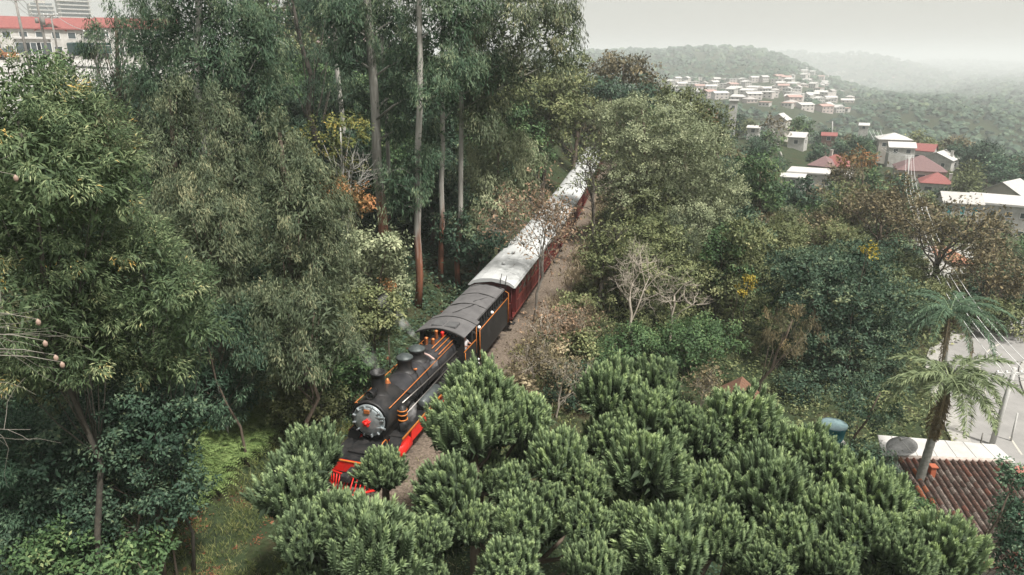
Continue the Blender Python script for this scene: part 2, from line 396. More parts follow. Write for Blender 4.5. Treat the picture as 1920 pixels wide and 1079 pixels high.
for k in range(10):
    a = k * math.pi / 5; q = .17 if k % 2 == 0 else .10; st.append((q * math.sin(a), q * math.cos(a)))
P('red_boss', MB().prism([(a, BZ + b) for a, b in st], 1.16, 1.34).lathe((0, 1.17, BZ), (0, -1, 0), [(-.1, .09), (.03, .08), (.06, .001)], 12), M_red, dr)
P('number_plate', MB().box(-.13, .13, 1.29, 1.36, BZ + .38, BZ + .56, bev=.02), M_brass, dr)
for zz in (-.25, .25): P('door_hinge', MB().box(.25, .78, 1.36, 1.42, BZ + zz - .04, BZ + zz + .04, bev=.01), M_silver, dr)
P('boiler', MB().lathe((0, 3.4, BZ), (0, 1, 0), [(0, .77), (2.8, .79), (5.85, .84), (5.9, .84)], 40), M_jacket)
for yy in (3.42, 4.6, 5.8, 7.1, 8.9): P('boiler_band', MB().lathe((0, yy, BZ), (0, 1, 0), [(-.04, .76), (-.035, .775 + (yy - 3.4) * .0135), (.035, .775 + (yy - 3.4) * .0135), (.04, .76)], 40), M_black)
P('firebox', MB().box(-.8, .8, 7.4, 9.4, 1.15, 2.3, bev=.1), M_blackm)
ch = P('chimney', MB().lathe((0, 2.45, BZ + .72), (0, 0, 1), [(0, .46), (.08, .36), (.2, .30), (.75, .285), (.98, .31), (1.0, .345), (1.06, .345), (1.06, .27), (.4, .22), (.3, .001)], 28), M_black)
hd = P('headlight', MB().lathe((0, 1.9, BZ + 1.06), (0, -1, 0), [(-.2, .001), (-.2, .15), (.2, .18), (.24, .2), (.27, .18), (.24, .16), (.2, .001)], 20).box(-.12, .12, 1.85, 2.0, BZ + .75, BZ + .95), M_black)
P('lens', MB().lathe((0, 1.9 - .225, BZ + 1.06), (0, -1, 0), [(0, .16), (.02, .1), (.03, .001)], 16), M_glassd, hd)
P('bell', MB().lathe((-.05, 3.35, BZ + .78), (0, 0, 1), [(0, .15), (.05, .13), (.16, .09), (.26, .05), (.28, .001)], 14).box(-.3, .2, 3.28, 3.42, BZ + .7, BZ + .78).box(-.3, -.22, 3.3, 3.4, BZ + .7, BZ + 1.0), M_brass)
for yy, rr, hh, nm in ((5.0, .34, .78, 'sand_dome'), (6.3, .36, .66, 'steam_dome')):
    d = P(nm, MB().lathe((0, yy, BZ + .66), (0, 0, 1), [(0, rr + .16), (.1, rr + .05), (.18, rr), (hh - .2, rr), (hh - .16, rr + .05), (hh - .1, rr + .05), (hh - .02, rr * .85), (hh + .05, rr * .45), (hh + .07, .001)], 28), M_black)
    P('dome_cap', MB().lathe((0, yy, BZ + .66 + hh - .12), (0, 0, 1), [(0, rr + .02), (.03, rr + .06), (.07, rr + .03), (.15, rr * .75), (.21, rr * .3), (.22, .001)], 28), mat('greenish_grey_cap', (.045, .055, .055), .5, .2, (.075, .088, .085), 5), d)
for sx in (-1, 1): P('sand_pipe', MB().tube([(sx * .3, 5.0, BZ + .95), (sx * .6, 5.0, BZ + .62), (sx * .86, 4.9, BZ), (sx * .88, 4.7, 1.4)], .03, 6), M_black); P('dome_tap', MB().lathe((sx * .45, 5.0, BZ + .8), (sx, 0, .2), [(0, .05), (.14, .06), (.16, .001)], 10), M_brass)
for q, (xx, yy, h_, m_) in enumerate(((-.22, 7.9, .42, M_brass), (.12, 7.95, .38, M_brass), (.02, 8.6, .55, M_brass), (.22, 8.9, .38, M_red))):
    P('safety_valve' if q < 2 else ('whistle' if q == 2 else 'valve_wheel'), MB().lathe((xx, yy, BZ + .75), (0, 0, 1), [(0, .09), (.1, .07), (.14, .1), (h_ - .1, .08), (h_ - .05, .11), (h_, .05), (h_ + .01, .001)], 12), m_)
for k in range(3): P('steam_pipe', MB().tube([(.34 + .17 * k, 7.3, BZ + .88 - .14 * k), (.34 + .17 * k, 9.3, BZ + .9 - .14 * k)], .024, 6), M_orange)
P('steam_pipe', MB().tube([(.2, 6.6, BZ + .9), (.5, 6.55, BZ + .85), (.8, 6.5, BZ + .7)], .05, 8), mat('pinkish_lagging', (.5, .36, .32), .7))
P('side_pipe', MB().tube([(.83, 2.9, BZ + .2), (.86, 5, BZ + .1), (.89, 9.2, BZ)], .035, 6), M_steel)
P('side_pipe', MB().tube([(.88, 3.2, 1.9), (.92, 5.5, 1.95), (.93, 9.2, 2.0)], .03, 6), M_steel)
P('side_pipe', MB().tube([(.5, 3.4, BZ + .62), (.75, 3.6, BZ + .38), (.87, 4.2, BZ - .1), (.9, 4.4, 1.5)], .028, 6), M_black)
P('air_reservoir', MB().lathe((1.02, 4.35, 1.72), (0, 1, 0), [(0, .001), (.02, .15), (.08, .24), (1.75, .24), (1.81, .15), (1.83, .001)], 24), mat('grey_green_tank', (.05, .06, .06), .4, .1, (.075, .085, .085), 4))
P('air_reservoir', MB().lathe((-1.02, 4.35, 1.72), (0, 1, 0), [(0, .001), (.02, .15), (.08, .24), (1.75, .24), (1.81, .15), (1.83, .001)], 24), MATS['grey_green_tank'])
ap = P('air_pump', MB().lathe((1.0, 2.55, 1.42), (0, 0, 1), [(0, .001), (0, .17), (.1, .2), (.5, .2), (.52, .13), (.66, .13), (.68, .2), (1.05, .2), (1.1, .12), (1.2, .1), (1.2, .001)], 20), M_black)
for zz in (1.98, 2.22, 2.42): P('pump_band', MB().lathe((1.0, 2.55, zz), (0, 0, 1), [(-.03, .19), (-.025, .222), (.025, .222), (.03, .19)], 20), M_orange, ap)
# motion
for sx in (-1, 1):
    P('cylinder', MB().lathe((sx * .98, 1.75, .78), (0, 1, 0), [(0, .001), (0, .34), (1.0, .34), (1.0, .001)], 24).box(*sorted((sx * .62, sx * 1.2)), 1.85, 2.65, .8, 1.3, bev=.05), M_red)
    P('valance', MB().box(*sorted((sx * 1.16, sx * 1.21)), 2.9, 5.2, .72, 1.33), M_red)
    wm = MB().lathe((0, 0, 0), (1, 0, 0), [(-.06, .46), (-.07, .58), (-.03, .60), (-.02, .56), (.06, .55), (.06, .46), (.03, .44), (-.03, .44), (-.06, .46)], 28)
    for k in range(10): a = k * math.pi / 5; wm.tube([(0, .1 * math.cos(a), .1 * math.sin(a)), (0, .47 * math.cos(a), .47 * math.sin(a))], .028, 5)
    wm.lathe((0, 0, 0), (1, 0, 0), [(-.1, .001), (-.1, .12), (.1, .12), (.1, .001)], 14)
    wme = wm.mesh('driving_wheel', M_red)
    for yy in (3.5, 4.8, 6.1, 7.4): inst('driving_wheel', wme, loco, (sx * .62, yy, .56))
    wl = MB().lathe((0, 0, 0), (1, 0, 0), [(-.05, .001), (-.05, .36), (.05, .35), (.05, .001)], 20).mesh('pilot_wheel', M_red)
    for yy in (1.2, 9.6): inst('pilot_wheel', wl, loco, (sx * .6, yy, .36))
    P('coupling_rod', MB().box(*sorted((sx * .78, sx * .83)), 3.5, 7.4, .44, .54, bev=.01), M_steel)
    P('piston_rod', MB().tube([(sx * .98, 2.7, .78), (sx * .98, 3.6, .78), (sx * .88, 4.8, .5)], .04, 8), M_steel)
# cab
cabm = [M_black, M_glassd]
def arch(w_, z0, h_, n=10): return [(w_ * math.sin(-math.pi / 2 * q), z0 + h_ * math.cos(math.pi / 2 * q)) for q in np.linspace(-1, 1, n + 1)]
def flat_arch(w_, z0, h_, n=12): return [(w_ * q, z0 + h_ * (1 - q * q)) for q in np.linspace(-1, 1, n + 1)]
cab = P('cab', MB().box(-1.22, -1.17, 9.3, 11.1, 1.1, 2.25).box(1.17, 1.22, 9.3, 11.1, 1.1, 2.25)
        .box(-1.22, -1.17, 9.3, 9.45, 2.25, 3.2).box(1.17, 1.22, 9.3, 9.45, 2.25, 3.2).box(-1.22, -1.17, 10.5, 10.65, 2.25, 3.2).box(1.17, 1.22, 10.5, 10.65, 2.25, 3.2)
        .box(-1.2, 1.2, 9.3, 11.15, 1.08, 1.14).box(-1.22, 1.22, 9.3, 9.36, 1.1, 2.5).box(-.12, .12, 9.3, 9.36, 2.5, 3.3)
        .box(-1.22, -1.0, 9.3, 9.36, 2.5, 3.25).box(1.0, 1.22, 9.3, 9.36, 2.5, 3.25), M_black)
for sx in (-1, 1):
    P('front_window', MB().box(*sorted((sx * .12, sx * 1.0)), 9.32, 9.335, 2.55, 3.2), M_glassd, cab)
    P('cab_trim', MB().box(*sorted((sx * 1.222, sx * 1.25)), 9.28, 11.12, 3.17, 3.21), M_orange, cab)
    P('cab_trim', MB().box(*sorted((sx * 1.222, sx * 1.25)), 9.28, 11.05, 2.24, 2.28), M_orange, cab)
    P('cab_handrail', MB().tube([(sx * 1.27, 9.37, 1.6), (sx * 1.27, 9.37, 2.2)], .022, 6), M_orange, cab)
    P('cab_handrail', MB().tube([(sx * 1.27, 11.05, 1.5), (sx * 1.27, 11.05, 3.1)], .022, 6), M_orange, cab)
    P('cab_step', MB().box(*sorted((sx * 1.0, sx * 1.3)), 9.95, 10.95, .55, .6).box(*sorted((sx * 1.0, sx * 1.3)), 9.95, 10.95, .95, 1.0).box(*sorted((sx * 1.22, sx * 1.27)), 9.95, 10.01, .55, 1.1), M_blackm, cab)
    P('step_trim', MB().box(*sorted((sx * 1.3, sx * 1.33)), 9.35, 10.95, .92, .98), M_orange, cab)
a1 = flat_arch(1.36, 3.18, .34); a2 = flat_arch(1.3, 3.14, .33)[::-1]
rf = P('cab_roof', MB().prism(a1 + a2, 9., 11.4, smooth=False), M_tarp)
P('roof_rib', MB().prism(flat_arch(1.38, 3.185, .37) + flat_arch(1.3, 3.15, .33)[::-1], 8.97, 9.05), M_black, rf)
P('roof_rib', MB().prism(flat_arch(1.375, 3.185, .365) + flat_arch(1.3, 3.15, .33)[::-1], 10.85, 10.91), M_black, rf)
for xx in (-.62, .1): P('roof_hatch', MB().box(xx, xx + .62, 9.45, 10.15, 3.4, 3.56, bev=.02), mat('hatch_grey', (.07, .07, .07), .8, 0, (.1, .1, .1), 3), rf)
# crew member leaning out of the cab window
def skinned(name, joints, edges, rad, m, parent, sub=2):
    me = bpy.data.meshes.new(name); me.from_pydata(joints, edges, []); o = bpy.data.objects.new(name, me); link(o, parent)
    o.modifiers.new('skin', 'SKIN'); s_ = o.modifiers.new('sub', 'SUBSURF'); s_.levels = s_.render_levels = sub
    for i, r_ in enumerate(rad): me.skin_vertices[0].data[i].radius = (r_, r_)
    me.skin_vertices[0].data[0].use_root = True
    me.materials.append(m); return o
M_skin = mat('skin', (.42, .22, .16), .6); M_shirt = mat('shirt_pale', (.45, .42, .42), .85); M_cloth = mat('dark_trousers', (.03, .035, .05), .85)
ml = loco.matrix_basis
pl = ml @ Vector((.88, 10.1, 1.14))
per = empty('person', pl, hl, 'crew member in pale shirt with arm out of the open cab window', 'person')
J = [(0, 0, .92), (0, 0, 1.12), (.03, 0, 1.38), (.05, 0, 1.5), (.07, -.02, 1.6), (.1, -.03, 1.72), (.04, -.2, 1.4), (.22, -.25, 1.2), (.42, -.32, 1.28), (.03, .2, 1.4), (.2, .26, 1.2), (.38, .2, 1.2),
     (0, -.1, .86), (.01, -.11, .48), (-.02, -.11, .08), (.1, -.12, .04), (0, .1, .86), (.01, .11, .48), (-.02, .11, .08), (.1, .12, .04)]
E = [(0, 1), (1, 2), (2, 3), (3, 4), (4, 5), (2, 6), (6, 7), (7, 8), (2, 9), (9, 10), (10, 11), (0, 12), (12, 13), (13, 14), (14, 15), (0, 16), (16, 17), (17, 18), (18, 19)]
body = skinned('body', J, E, [.14, .13, .15, .06, .075, .085, .07, .048, .035, .07, .048, .035, .085, .06, .045, .04, .085, .06, .045, .04], M_skin, per)
P('shirt', MB().lathe((.02, 0, .95), (.04, 0, .5), [(0, .17), (.12, .165), (.3, .18), (.42, .17), (.5, .09)], 14).tube([(.03, -.17, 1.41), (.2, -.245, 1.23)], [.1, .075], 8).tube([(.03, .17, 1.41), (.19, .25, 1.23)], [.1, .075], 8), M_shirt, per)
P('trousers', MB().tube([(0, -.08, .95), (.01, -.11, .48), (-.02, -.11, .1)], [.12, .09, .08], 10).tube([(0, .08, .95), (.01, .11, .48), (-.02, .11, .1)], [.12, .09, .08], 10).lathe((0, 0, .82), (0, 0, 1), [(0, .1), (.05, .16), (.16, .16)], 12), M_cloth, per)
P('cap', MB().lathe((.09, -.025, 1.72), (.1, 0, 1), [(0, .1), (.03, .105), (.08, .09), (.11, .04), (.11, .001)], 14).box(.12, .25, -.09, .04, 1.72, 1.735), M_cloth, per)

# ------------------------------------------------------------------ tender
x, y, _ = on_track(11.55); xb, yb, _ = on_track(16.85); ht = -math.atan2(xb - x, yb - y)
ten = empty('locomotive_tender', (x, y, 0), ht, 'black tender edged in orange with grey canvas roof behind the locomotive cab', 'tender')
L = 5.5
P('tank', MB().box(-1.12, 1.12, .05, L - .05, .95, 2.4, bev=.03), M_black, ten)
P('underframe', MB().box(-1.0, 1.0, .1, L - .1, .6, .95), M_blackm, ten)
for sx in (-1, 1):
    P('side_sheet', MB().box(*sorted((sx * 1.24, sx * 1.28)), .0, L, .9, 2.62), M_black, ten)
    P('edge_trim', MB().tube([(sx * 1.30, -.02, .95), (sx * 1.30, -.02, 2.63), (sx * 1.30, L + .02, 2.63), (sx * 1.30, L + .02, .95)], .025, 6), M_orange, ten)
    P('grab_rail', MB().tube([(sx * 1.32, L + .12, 1.0), (sx * 1.32, L + .12, 2.9), (sx * 1.1, L + .15, 3.0)], .025, 6), M_orange, ten)
    for k in range(11): P('slat', MB().box(*sorted((sx * .96, sx * 1.0)), .25 + k * .46, .4 + k * .46, 2.4, 3.2, bev=.01), M_blackm, ten)
    P('side_rail', MB().box(*sorted((sx * .95, sx * 1.02)), .05, L - .1, 3.12, 3.2), M_black, ten)
    for yy in (.1, 2.5): P('marker_lamp', MB().lathe((sx * 1.22, yy, 2.66), (0, 0, 1), [(0, .04), (.02, .08), (.08, .1), (.15, .07), (.18, .001)], 12), M_white, ten)
    for k in range(3): P('reflector', MB().lathe((sx * 1.3, -.35, 1.05 - .25 * k), (sx, 0, 0), [(0, .07), (.04, .06), (.06, .001)], 12), M_white, ten)
    bg_ = P('bogie', MB().box(*sorted((sx * .62, sx * .72)), .6, 2.1, .3, .55, bev=.02).box(*sorted((sx * .62, sx * .72)), 3.3, 4.8, .3, .55, bev=.02), M_blackm, ten)
    for yy in (.8, 1.9, 3.5, 4.6): inst('wheel', wl, ten, (sx * .55, yy, .36))
P('coal_bunker', MB().box(-.9, .9, .3, L - .3, 2.38, 3.05), M_blackm, ten)
P('bunker_end', MB().box(-1.0, 1.0, L - .12, L - .06, 2.4, 3.2), M_blackm, ten)
mb = MB(); n_ = 24; V = []; F = []
rng = random.Random(4)
for i in range(n_ + 1):
    for j, q in enumerate(np.linspace(-1, 1, 13)):
        sag = .025 * math.sin(i * 1.7 + q * 3) + .018 * rng.uniform(-1, 1)
        V.append((1.1 * q, -.12 + (L + .1) * i / n_, 3.2 + .2 * (1 - q * q) + sag * (1 if abs(q) < .95 else 0)))
for i in range(n_):
    for j in range(12): F.append((i * 13 + j, (i + 1) * 13 + j, (i + 1) * 13 + j + 1, i * 13 + j + 1)[::-1])
mb.add(V, F, 0, True); mb.box(-1.1, -1.07, -.12, L - .02, 3.08, 3.2).box(1.07, 1.1, -.12, L - .02, 3.08, 3.2)
tr = P('canvas_roof', mb, M_tarp, ten)
for yy in (1.75, 3.6, 5.3): P('roof_batten', MB().prism(flat_arch(1.11, 3.2, .25) + flat_arch(1.1, 3.1, .2)[::-1], yy, yy + .05), M_blackm, tr)
P('roof_batten', MB().tube([(-.3, .1, 3.42), (.4, 1.7, 3.41)], .02, 5).tube([(.2, 2.2, 3.43), (.7, 3.4, 3.33)], .015, 5), M_blackm, tr)

# ------------------------------------------------------------------ coaches
def coach_mesh():
    L = 17.2; W = 1.32; parts = []
    def A(nm, mb, m, par=None): parts.append((nm, mb.mesh(nm, m), par)); return len(parts) - 1
    A('body', MB().box(-W, W, 1.1, L - 1.1, .95, 3.08, bev=.02).box(-W, W, .02, L - .02, .85, .97), M_maroon)
    rp = [(-1.5, 3.02), (-1.46, 3.16), (-1.2, 3.36), (-.7, 3.52), (0, 3.58), (.7, 3.52), (1.2, 3.36), (1.46, 3.16), (1.5, 3.02), (1.42, 3.02), (1.1, 3.2), (0, 3.36), (-1.1, 3.2), (-1.42, 3.02)]
    r_ = A('roof', MB().prism(rp, -.15, L + .15), M_whiteroof)
    A('gutter', MB().box(1.5, 1.54, -.1, L + .1, 3.0, 3.06).box(-1.54, -1.5, -.1, L + .1, 3.0, 3.06), mat('gutter_grey', (.42, .43, .42), .6), r_)
    for yy in np.linspace(1.6, L - 1.6, 7): A('roof_seam', MB().prism([(a * 1.003, b + .012) for a, b in rp[:9]] + [(a, b - .02) for a, b in rp[:9]][::-1], yy, yy + .03), MATS['gutter_grey'], r_)
    for yy in np.linspace(3, L - 3, 5): A('roof_vent', MB().lathe((0, yy, 3.55), (0, 0, 1), [(0, .09), (.1, .09), (.12, .16), (.17, .14), (.2, .001)], 12), M_whiteroof, r_)
    nw = 11; p = (L - 3.0) / nw
    for sx in (-1, 1):
        A('waist_rail', MB().box(*sorted((sx * (W + .002), sx * (W + .04))), 1.1, L - 1.1, 1.78, 1.84), M_maroon2)
        A('sill_rail', MB().box(*sorted((sx * (W + .002), sx * (W + .05))), .05, L - .05, .98, 1.05), M_maroon2)
        A('letter_board', MB().box(*sorted((sx * (W + .002), sx * (W + .03))), 1.1, L - 1.1, 2.82, 2.87), M_maroon2)
        for k in range(nw + 1): A('pilaster', MB().box(*sorted((sx * (W + .003), sx * (W + .028))), 1.5 + k * p - .06, 1.5 + k * p + .06, 1.05, 2.82), mat('maroon_pilaster', (.10, .017, .014), .5, 0, (.075, .012, .011), 3))
        for k in range(nw):
            y0 = 1.5 + k * p + .2; y1 = 1.5 + (k + 1) * p - .2
            w_ = A('window', MB().box(*sorted((sx * (W + .003), sx * (W + .035))), y0 - .06, y0, 1.9, 2.78).box(*sorted((sx * (W + .003), sx * (W + .035))), y1, y1 + .06, 1.9, 2.78)
                   .box(*sorted((sx * (W + .003), sx * (W + .035))), y0, y1, 1.9, 1.96).box(*sorted((sx * (W + .003), sx * (W + .035))), y0, y1, 2.72, 2.78).box(*sorted((sx * (W + .003), sx * (W + .03))), y0, y1, 2.33, 2.37), M_maroon2)
            A('pane', MB().box(*sorted((sx * (W + .002), sx * (W + .012))), y0, y1, 1.96, 2.72), M_glassd, w_)
            A('lower_panel', MB().box(*sorted((sx * (W + .003), sx * (W + .022))), y0 - .02, y1 + .02, 1.14, 1.7, bev=.008), M_maroon)
        for e in (0, 1):
            ye = .06 if e == 0 else L - .06
            A('platform_post', MB().tube([(sx * 1.26, ye, .95), (sx * 1.26, ye, 3.1)], .035, 6), M_maroon)
            A('platform_rail', MB().tube([(sx * 1.26, ye, 1.9), (sx * .4, ye, 1.9), (sx * .4, ye, .97)], .03, 6).tube([(sx * 1.26, ye, 1.45), (sx * .4, ye, 1.45)], .02, 5), M_maroon)
            for k in range(5): A('platform_panel', MB().box(*sorted((sx * (.46 + .16 * k), sx * (.58 + .16 * k))), ye - .02, ye + .02, .97, 1.86), M_maroon)
            A('steps', MB().box(*sorted((sx * 1.0, sx * 1.36)), abs(ye - .35) if e == 0 else ye - .75, (ye + .7) if e == 0 else ye - .05, .4, .45), M_blackm)
    for e in (0, 1):
        ye = 1.09 if e == 0 else L - 1.09; s_ = -1 if e == 0 else 1
        A('end_door', MB().box(-.36, .36, min(ye, ye + s_ * .03), max(ye, ye + s_ * .03), .97, 2.9), M_maroon2)
        A('end_fascia', MB().prism([(a * .97, b - .02) for a, b in rp[:9]][1:8] + [(1.3, 2.86), (-1.3, 2.86)], *( (.0, .06) if e == 0 else (L - .06, L))), M_maroon)
        A('bogie', MB().box(-.7, .7, 2.0 if e == 0 else L - 4.2, 4.2 if e == 0 else L - 2.0, .3, .6, bev=.03), M_blackm)
        for yy in ((2.3, 3.9) if e == 0 else (L - 3.9, L - 2.3)):
            for sx in (-1, 1): parts.append(('wheel', wl, None)); parts[-1] = ('wheel', wl, None, (sx * .55, yy, .36))
    A('roof_ladder', MB().tube([(.62, -.2, 2.2), (.62, -.22, 3.5), (.62, .1, 3.85)], .022, 6).tube([(.95, -.2, 2.2), (.95, -.22, 3.4), (.95, .1, 3.75)], .022, 6), M_blackm)
    for k in range(4): A('ladder_rung', MB().tube([(.62, -.21, 2.35 + .25 * k), (.95, -.21, 2.35 + .25 * k)], .016, 5), M_blackm)
    A('underframe', MB().box(-1.1, 1.1, .3, L - .3, .68, .86).box(-.9, .9, 6, 9.5, .35, .7), M_blackm)
    A('coupler', MB().box(-.1, .1, -.45, .1, .72, .92, bev=.02).box(-.1, .1, L - .1, L + .45, .72, .92, bev=.02), M_blackm)
    return parts
CP_ = coach_mesh()
def coach(s_, label):
    x, y, _ = on_track(s_ + 2.5); xb, yb, _ = on_track(s_ + 14.7); h = -math.atan2(xb - x, yb - y)
    root = empty('railway_coach', (x + math.sin(h) * 2.5, y - math.cos(h) * 2.5, 0), h, label, 'railway coach', 'white roofed maroon coaches of the train')
    objs = []
    for q in CP_:
        o = inst(q[0], q[1], root if q[2] is None else objs[q[2]], q[3] if len(q) > 3 else (0, 0, 0)); objs.append(o)
coach(17.9, 'maroon coach with white roof coupled right behind the tender')
coach(36.0, 'maroon coach with white roof behind the red-leaved twiggy tree, second from the tender')
coach(54.1, 'white roofed coach glimpsed between branches, third behind the tender')
coach(72.2, 'farthest white coach roof showing through leaves at the top of the track')

# ------------------------------------------------------------------ road on the right
def road_strip(name, l0, l1, zo, m, y0=15, y1=61.5, thick=0, lab=None):
    ys = np.linspace(y0, y1, 90); xs = np.interp(ys, _ry, _rx); zs = np.interp(ys, _ry, _rz)
    V = []; F = []
    for i in range(90):
        a, b = max(0, i - 1), min(89, i + 1); d = Vector((xs[b] - xs[a], ys[b] - ys[a], 0)).normalized(); nx, ny = d.y, -d.x
        q = [(l0, zo), (l1, zo)] if not thick else [(l0, zo - thick), (l0, zo), (l1, zo), (l1, zo - thick)]
        for l_, z in q: V.append((xs[i] + nx * l_, ys[i] + ny * l_, zs[i] + z))
    k = 2 if not thick else 4
    for i in range(89):
        for j in range(k - 1): F.append((i * k + j, (i + 1) * k + j, (i + 1) * k + j + 1, i * k + j + 1)[::-1])
    o = MB().add(V, F).build(name, m); tag(o, lab, kind='structure'); return o
road_strip('road', -2.6, 2.6, .03, M_asphalt, lab='pale grey asphalt road behind the palm')
road_strip('pavement', -3.7, -2.6, .15, M_concrete, thick=.5, lab='pavement along the near side of the road')
road_strip('pavement', 2.6, 3.5, .15, M_concrete, thick=.5, lab='pavement along the far side of the road')
for k in range(9): 
    road_strip('road_marking', -.06, .06, .036, M_line, 20 + k * 4.2, 22.2 + k * 4.2, lab='faded dash of the centre line on the road')
# ------------------------------------------------------------------ vegetation
G = np.random.default_rng(7)
def unit(a): return a / (np.linalg.norm(a, axis=-1, keepdims=True) + 1e-9)
STY = {  # droop, outward, up, random, width ratio, clump flatten
    'gum':   dict(d=.9, o=.45, r=.55, w=.17, fl=1.35, bend=.15),
    'lance': dict(d=.35, o=.9, r=.75, w=.17, fl=.8, bend=.3),
    'broad': dict(d=.1, o=.6, r=1.0, w=.5, fl=.75, bend=.15),
    'fine':  dict(d=-.2, o=.7, r=1.0, w=.42, fl=.7, bend=.1),
}
def leaves(pos, dirs, ln, wd, bend, rng, flat=None):
    """diamond leaves; pos (N,3) bases, dirs (N,3)"""
    N = len(pos); d = unit(dirs)
    rnd = rng.normal(size=(N, 3)) if flat is None else flat + rng.normal(size=(N, 3)) * .5
    s_ = unit(np.cross(d, rnd)); nrm = np.cross(s_, d)
    ln = ln[:, None]; wd = wd[:, None]
    a = pos; c = pos + d * ln + nrm * (-bend * ln) ; m = pos + d * ln * .45
    return np.stack([a, m + s_ * wd * .5 + nrm * wd * .12, c, m - s_ * wd * .5 + nrm * wd * .12], 1)
TRI = [0]
def crown(blobs, style, ln, rng, clump=None, dens=1.0, cover=1.25, hollow=True, tint0=0., toward=None, tips=0.):
    """blobs (n,6): centre and radii. Leaves sit in clumps over the blobs, with sparse bigger leaves inside."""
    st = STY[style]; B = np.asarray(blobs, float); out = []; tin = []
    if clump is None: clump = ln * 2.6
    for b in B:
        c, r = b[:3], b[3:]; rm = r.mean(); area = 4 * math.pi * (r[0] * r[1] * r[2]) ** (2 / 3)
        nc = max(6, int(area / (clump ** 2 * 2.6) * dens))
        n = unit(rng.normal(size=(nc, 3)))
        n[:, 2] = np.where(n[:, 2] < -.35, -n[:, 2], n[:, 2])
        if toward is not None:                       # thinner on the far side
            keep = (n @ toward > -.25) | (rng.random(nc) < .4); n = n[keep]; nc = len(n)
        p = c + n * r * (1 + rng.normal(size=(nc, 1)) * .09) + rng.normal(size=(nc, 3)) * clump * .3
        ok = np.ones(nc, bool)
        for q in B:
            if q is b: continue
            ok &= (((p - q[:3]) / q[3:]) ** 2).sum(1) > .72
        p = p[ok]; n = n[ok]; nc = len(p)
        if not nc: continue
        cs = clump * rng.uniform(.55, 1.35, nc)
        nl = np.maximum(5, (cover * 5.6 * (cs / ln) ** 2 / st['w'] * .36).astype(int)); nl = np.minimum(nl, 95)
        idx = np.repeat(np.arange(nc), nl); N = len(idx)
        off = unit(rng.normal(size=(N, 3))) * (rng.random((N, 1)) ** .5) * cs[idx][:, None] * .75
        off[:, 2] *= st['fl']
        pos = p[idx] + off - n[idx] * (rng.random((N, 1)) * cs[idx][:, None] * .5)
        dirs = n[idx] * st['o'] + unit(off) * .6 * (st['o'] > .5) + rng.normal(size=(N, 3)) * st['r'] * .6; dirs[:, 2] -= st['d']
        L_ = ln * rng.uniform(.65, 1.3, N)
        flat = n[idx] * .8 + np.array([0, 0, .8])
        if style in ('broad', 'fine'): dirs = dirs - .6 * n[idx] * (dirs * n[idx]).sum(1, keepdims=True)
        out.append(leaves(pos, dirs, L_, L_ * st['w'] * rng.uniform(.8, 1.25, N), st['bend'], rng, flat))
        ct = rng.normal(size=nc) * .15 + .45 + tint0
        if tips: ct += tips * (rng.random(nc) < .12) * np.clip(n[:, 2], 0, 1)
        tin.append(np.clip(ct[idx] + rng.normal(size=N) * .13, 0.0, 1))
        if hollow:
            N = max(8, int(area / (ln * 1.8) ** 2 * (1.1 if st['w'] > .3 else 2.0))); n = unit(rng.normal(size=(N, 3)))
            pos = c + n * r * rng.uniform(.45, .78, (N, 1)); L_ = np.full(N, ln * 1.9) * rng.uniform(.7, 1.2, N)
            out.append(leaves(pos - n * 0, rng.normal(size=(N, 3)) + np.array([0, 0, -.6]), L_, L_ * min(.42, st['w'] * 1.4), .1, rng, n * 2)); tin.append(np.clip(rng.normal(size=N) * .12 + .35, 0, 1))
    V = np.concatenate(out); TRI[0] += len(V) * 2
    return V, np.concatenate(tin)

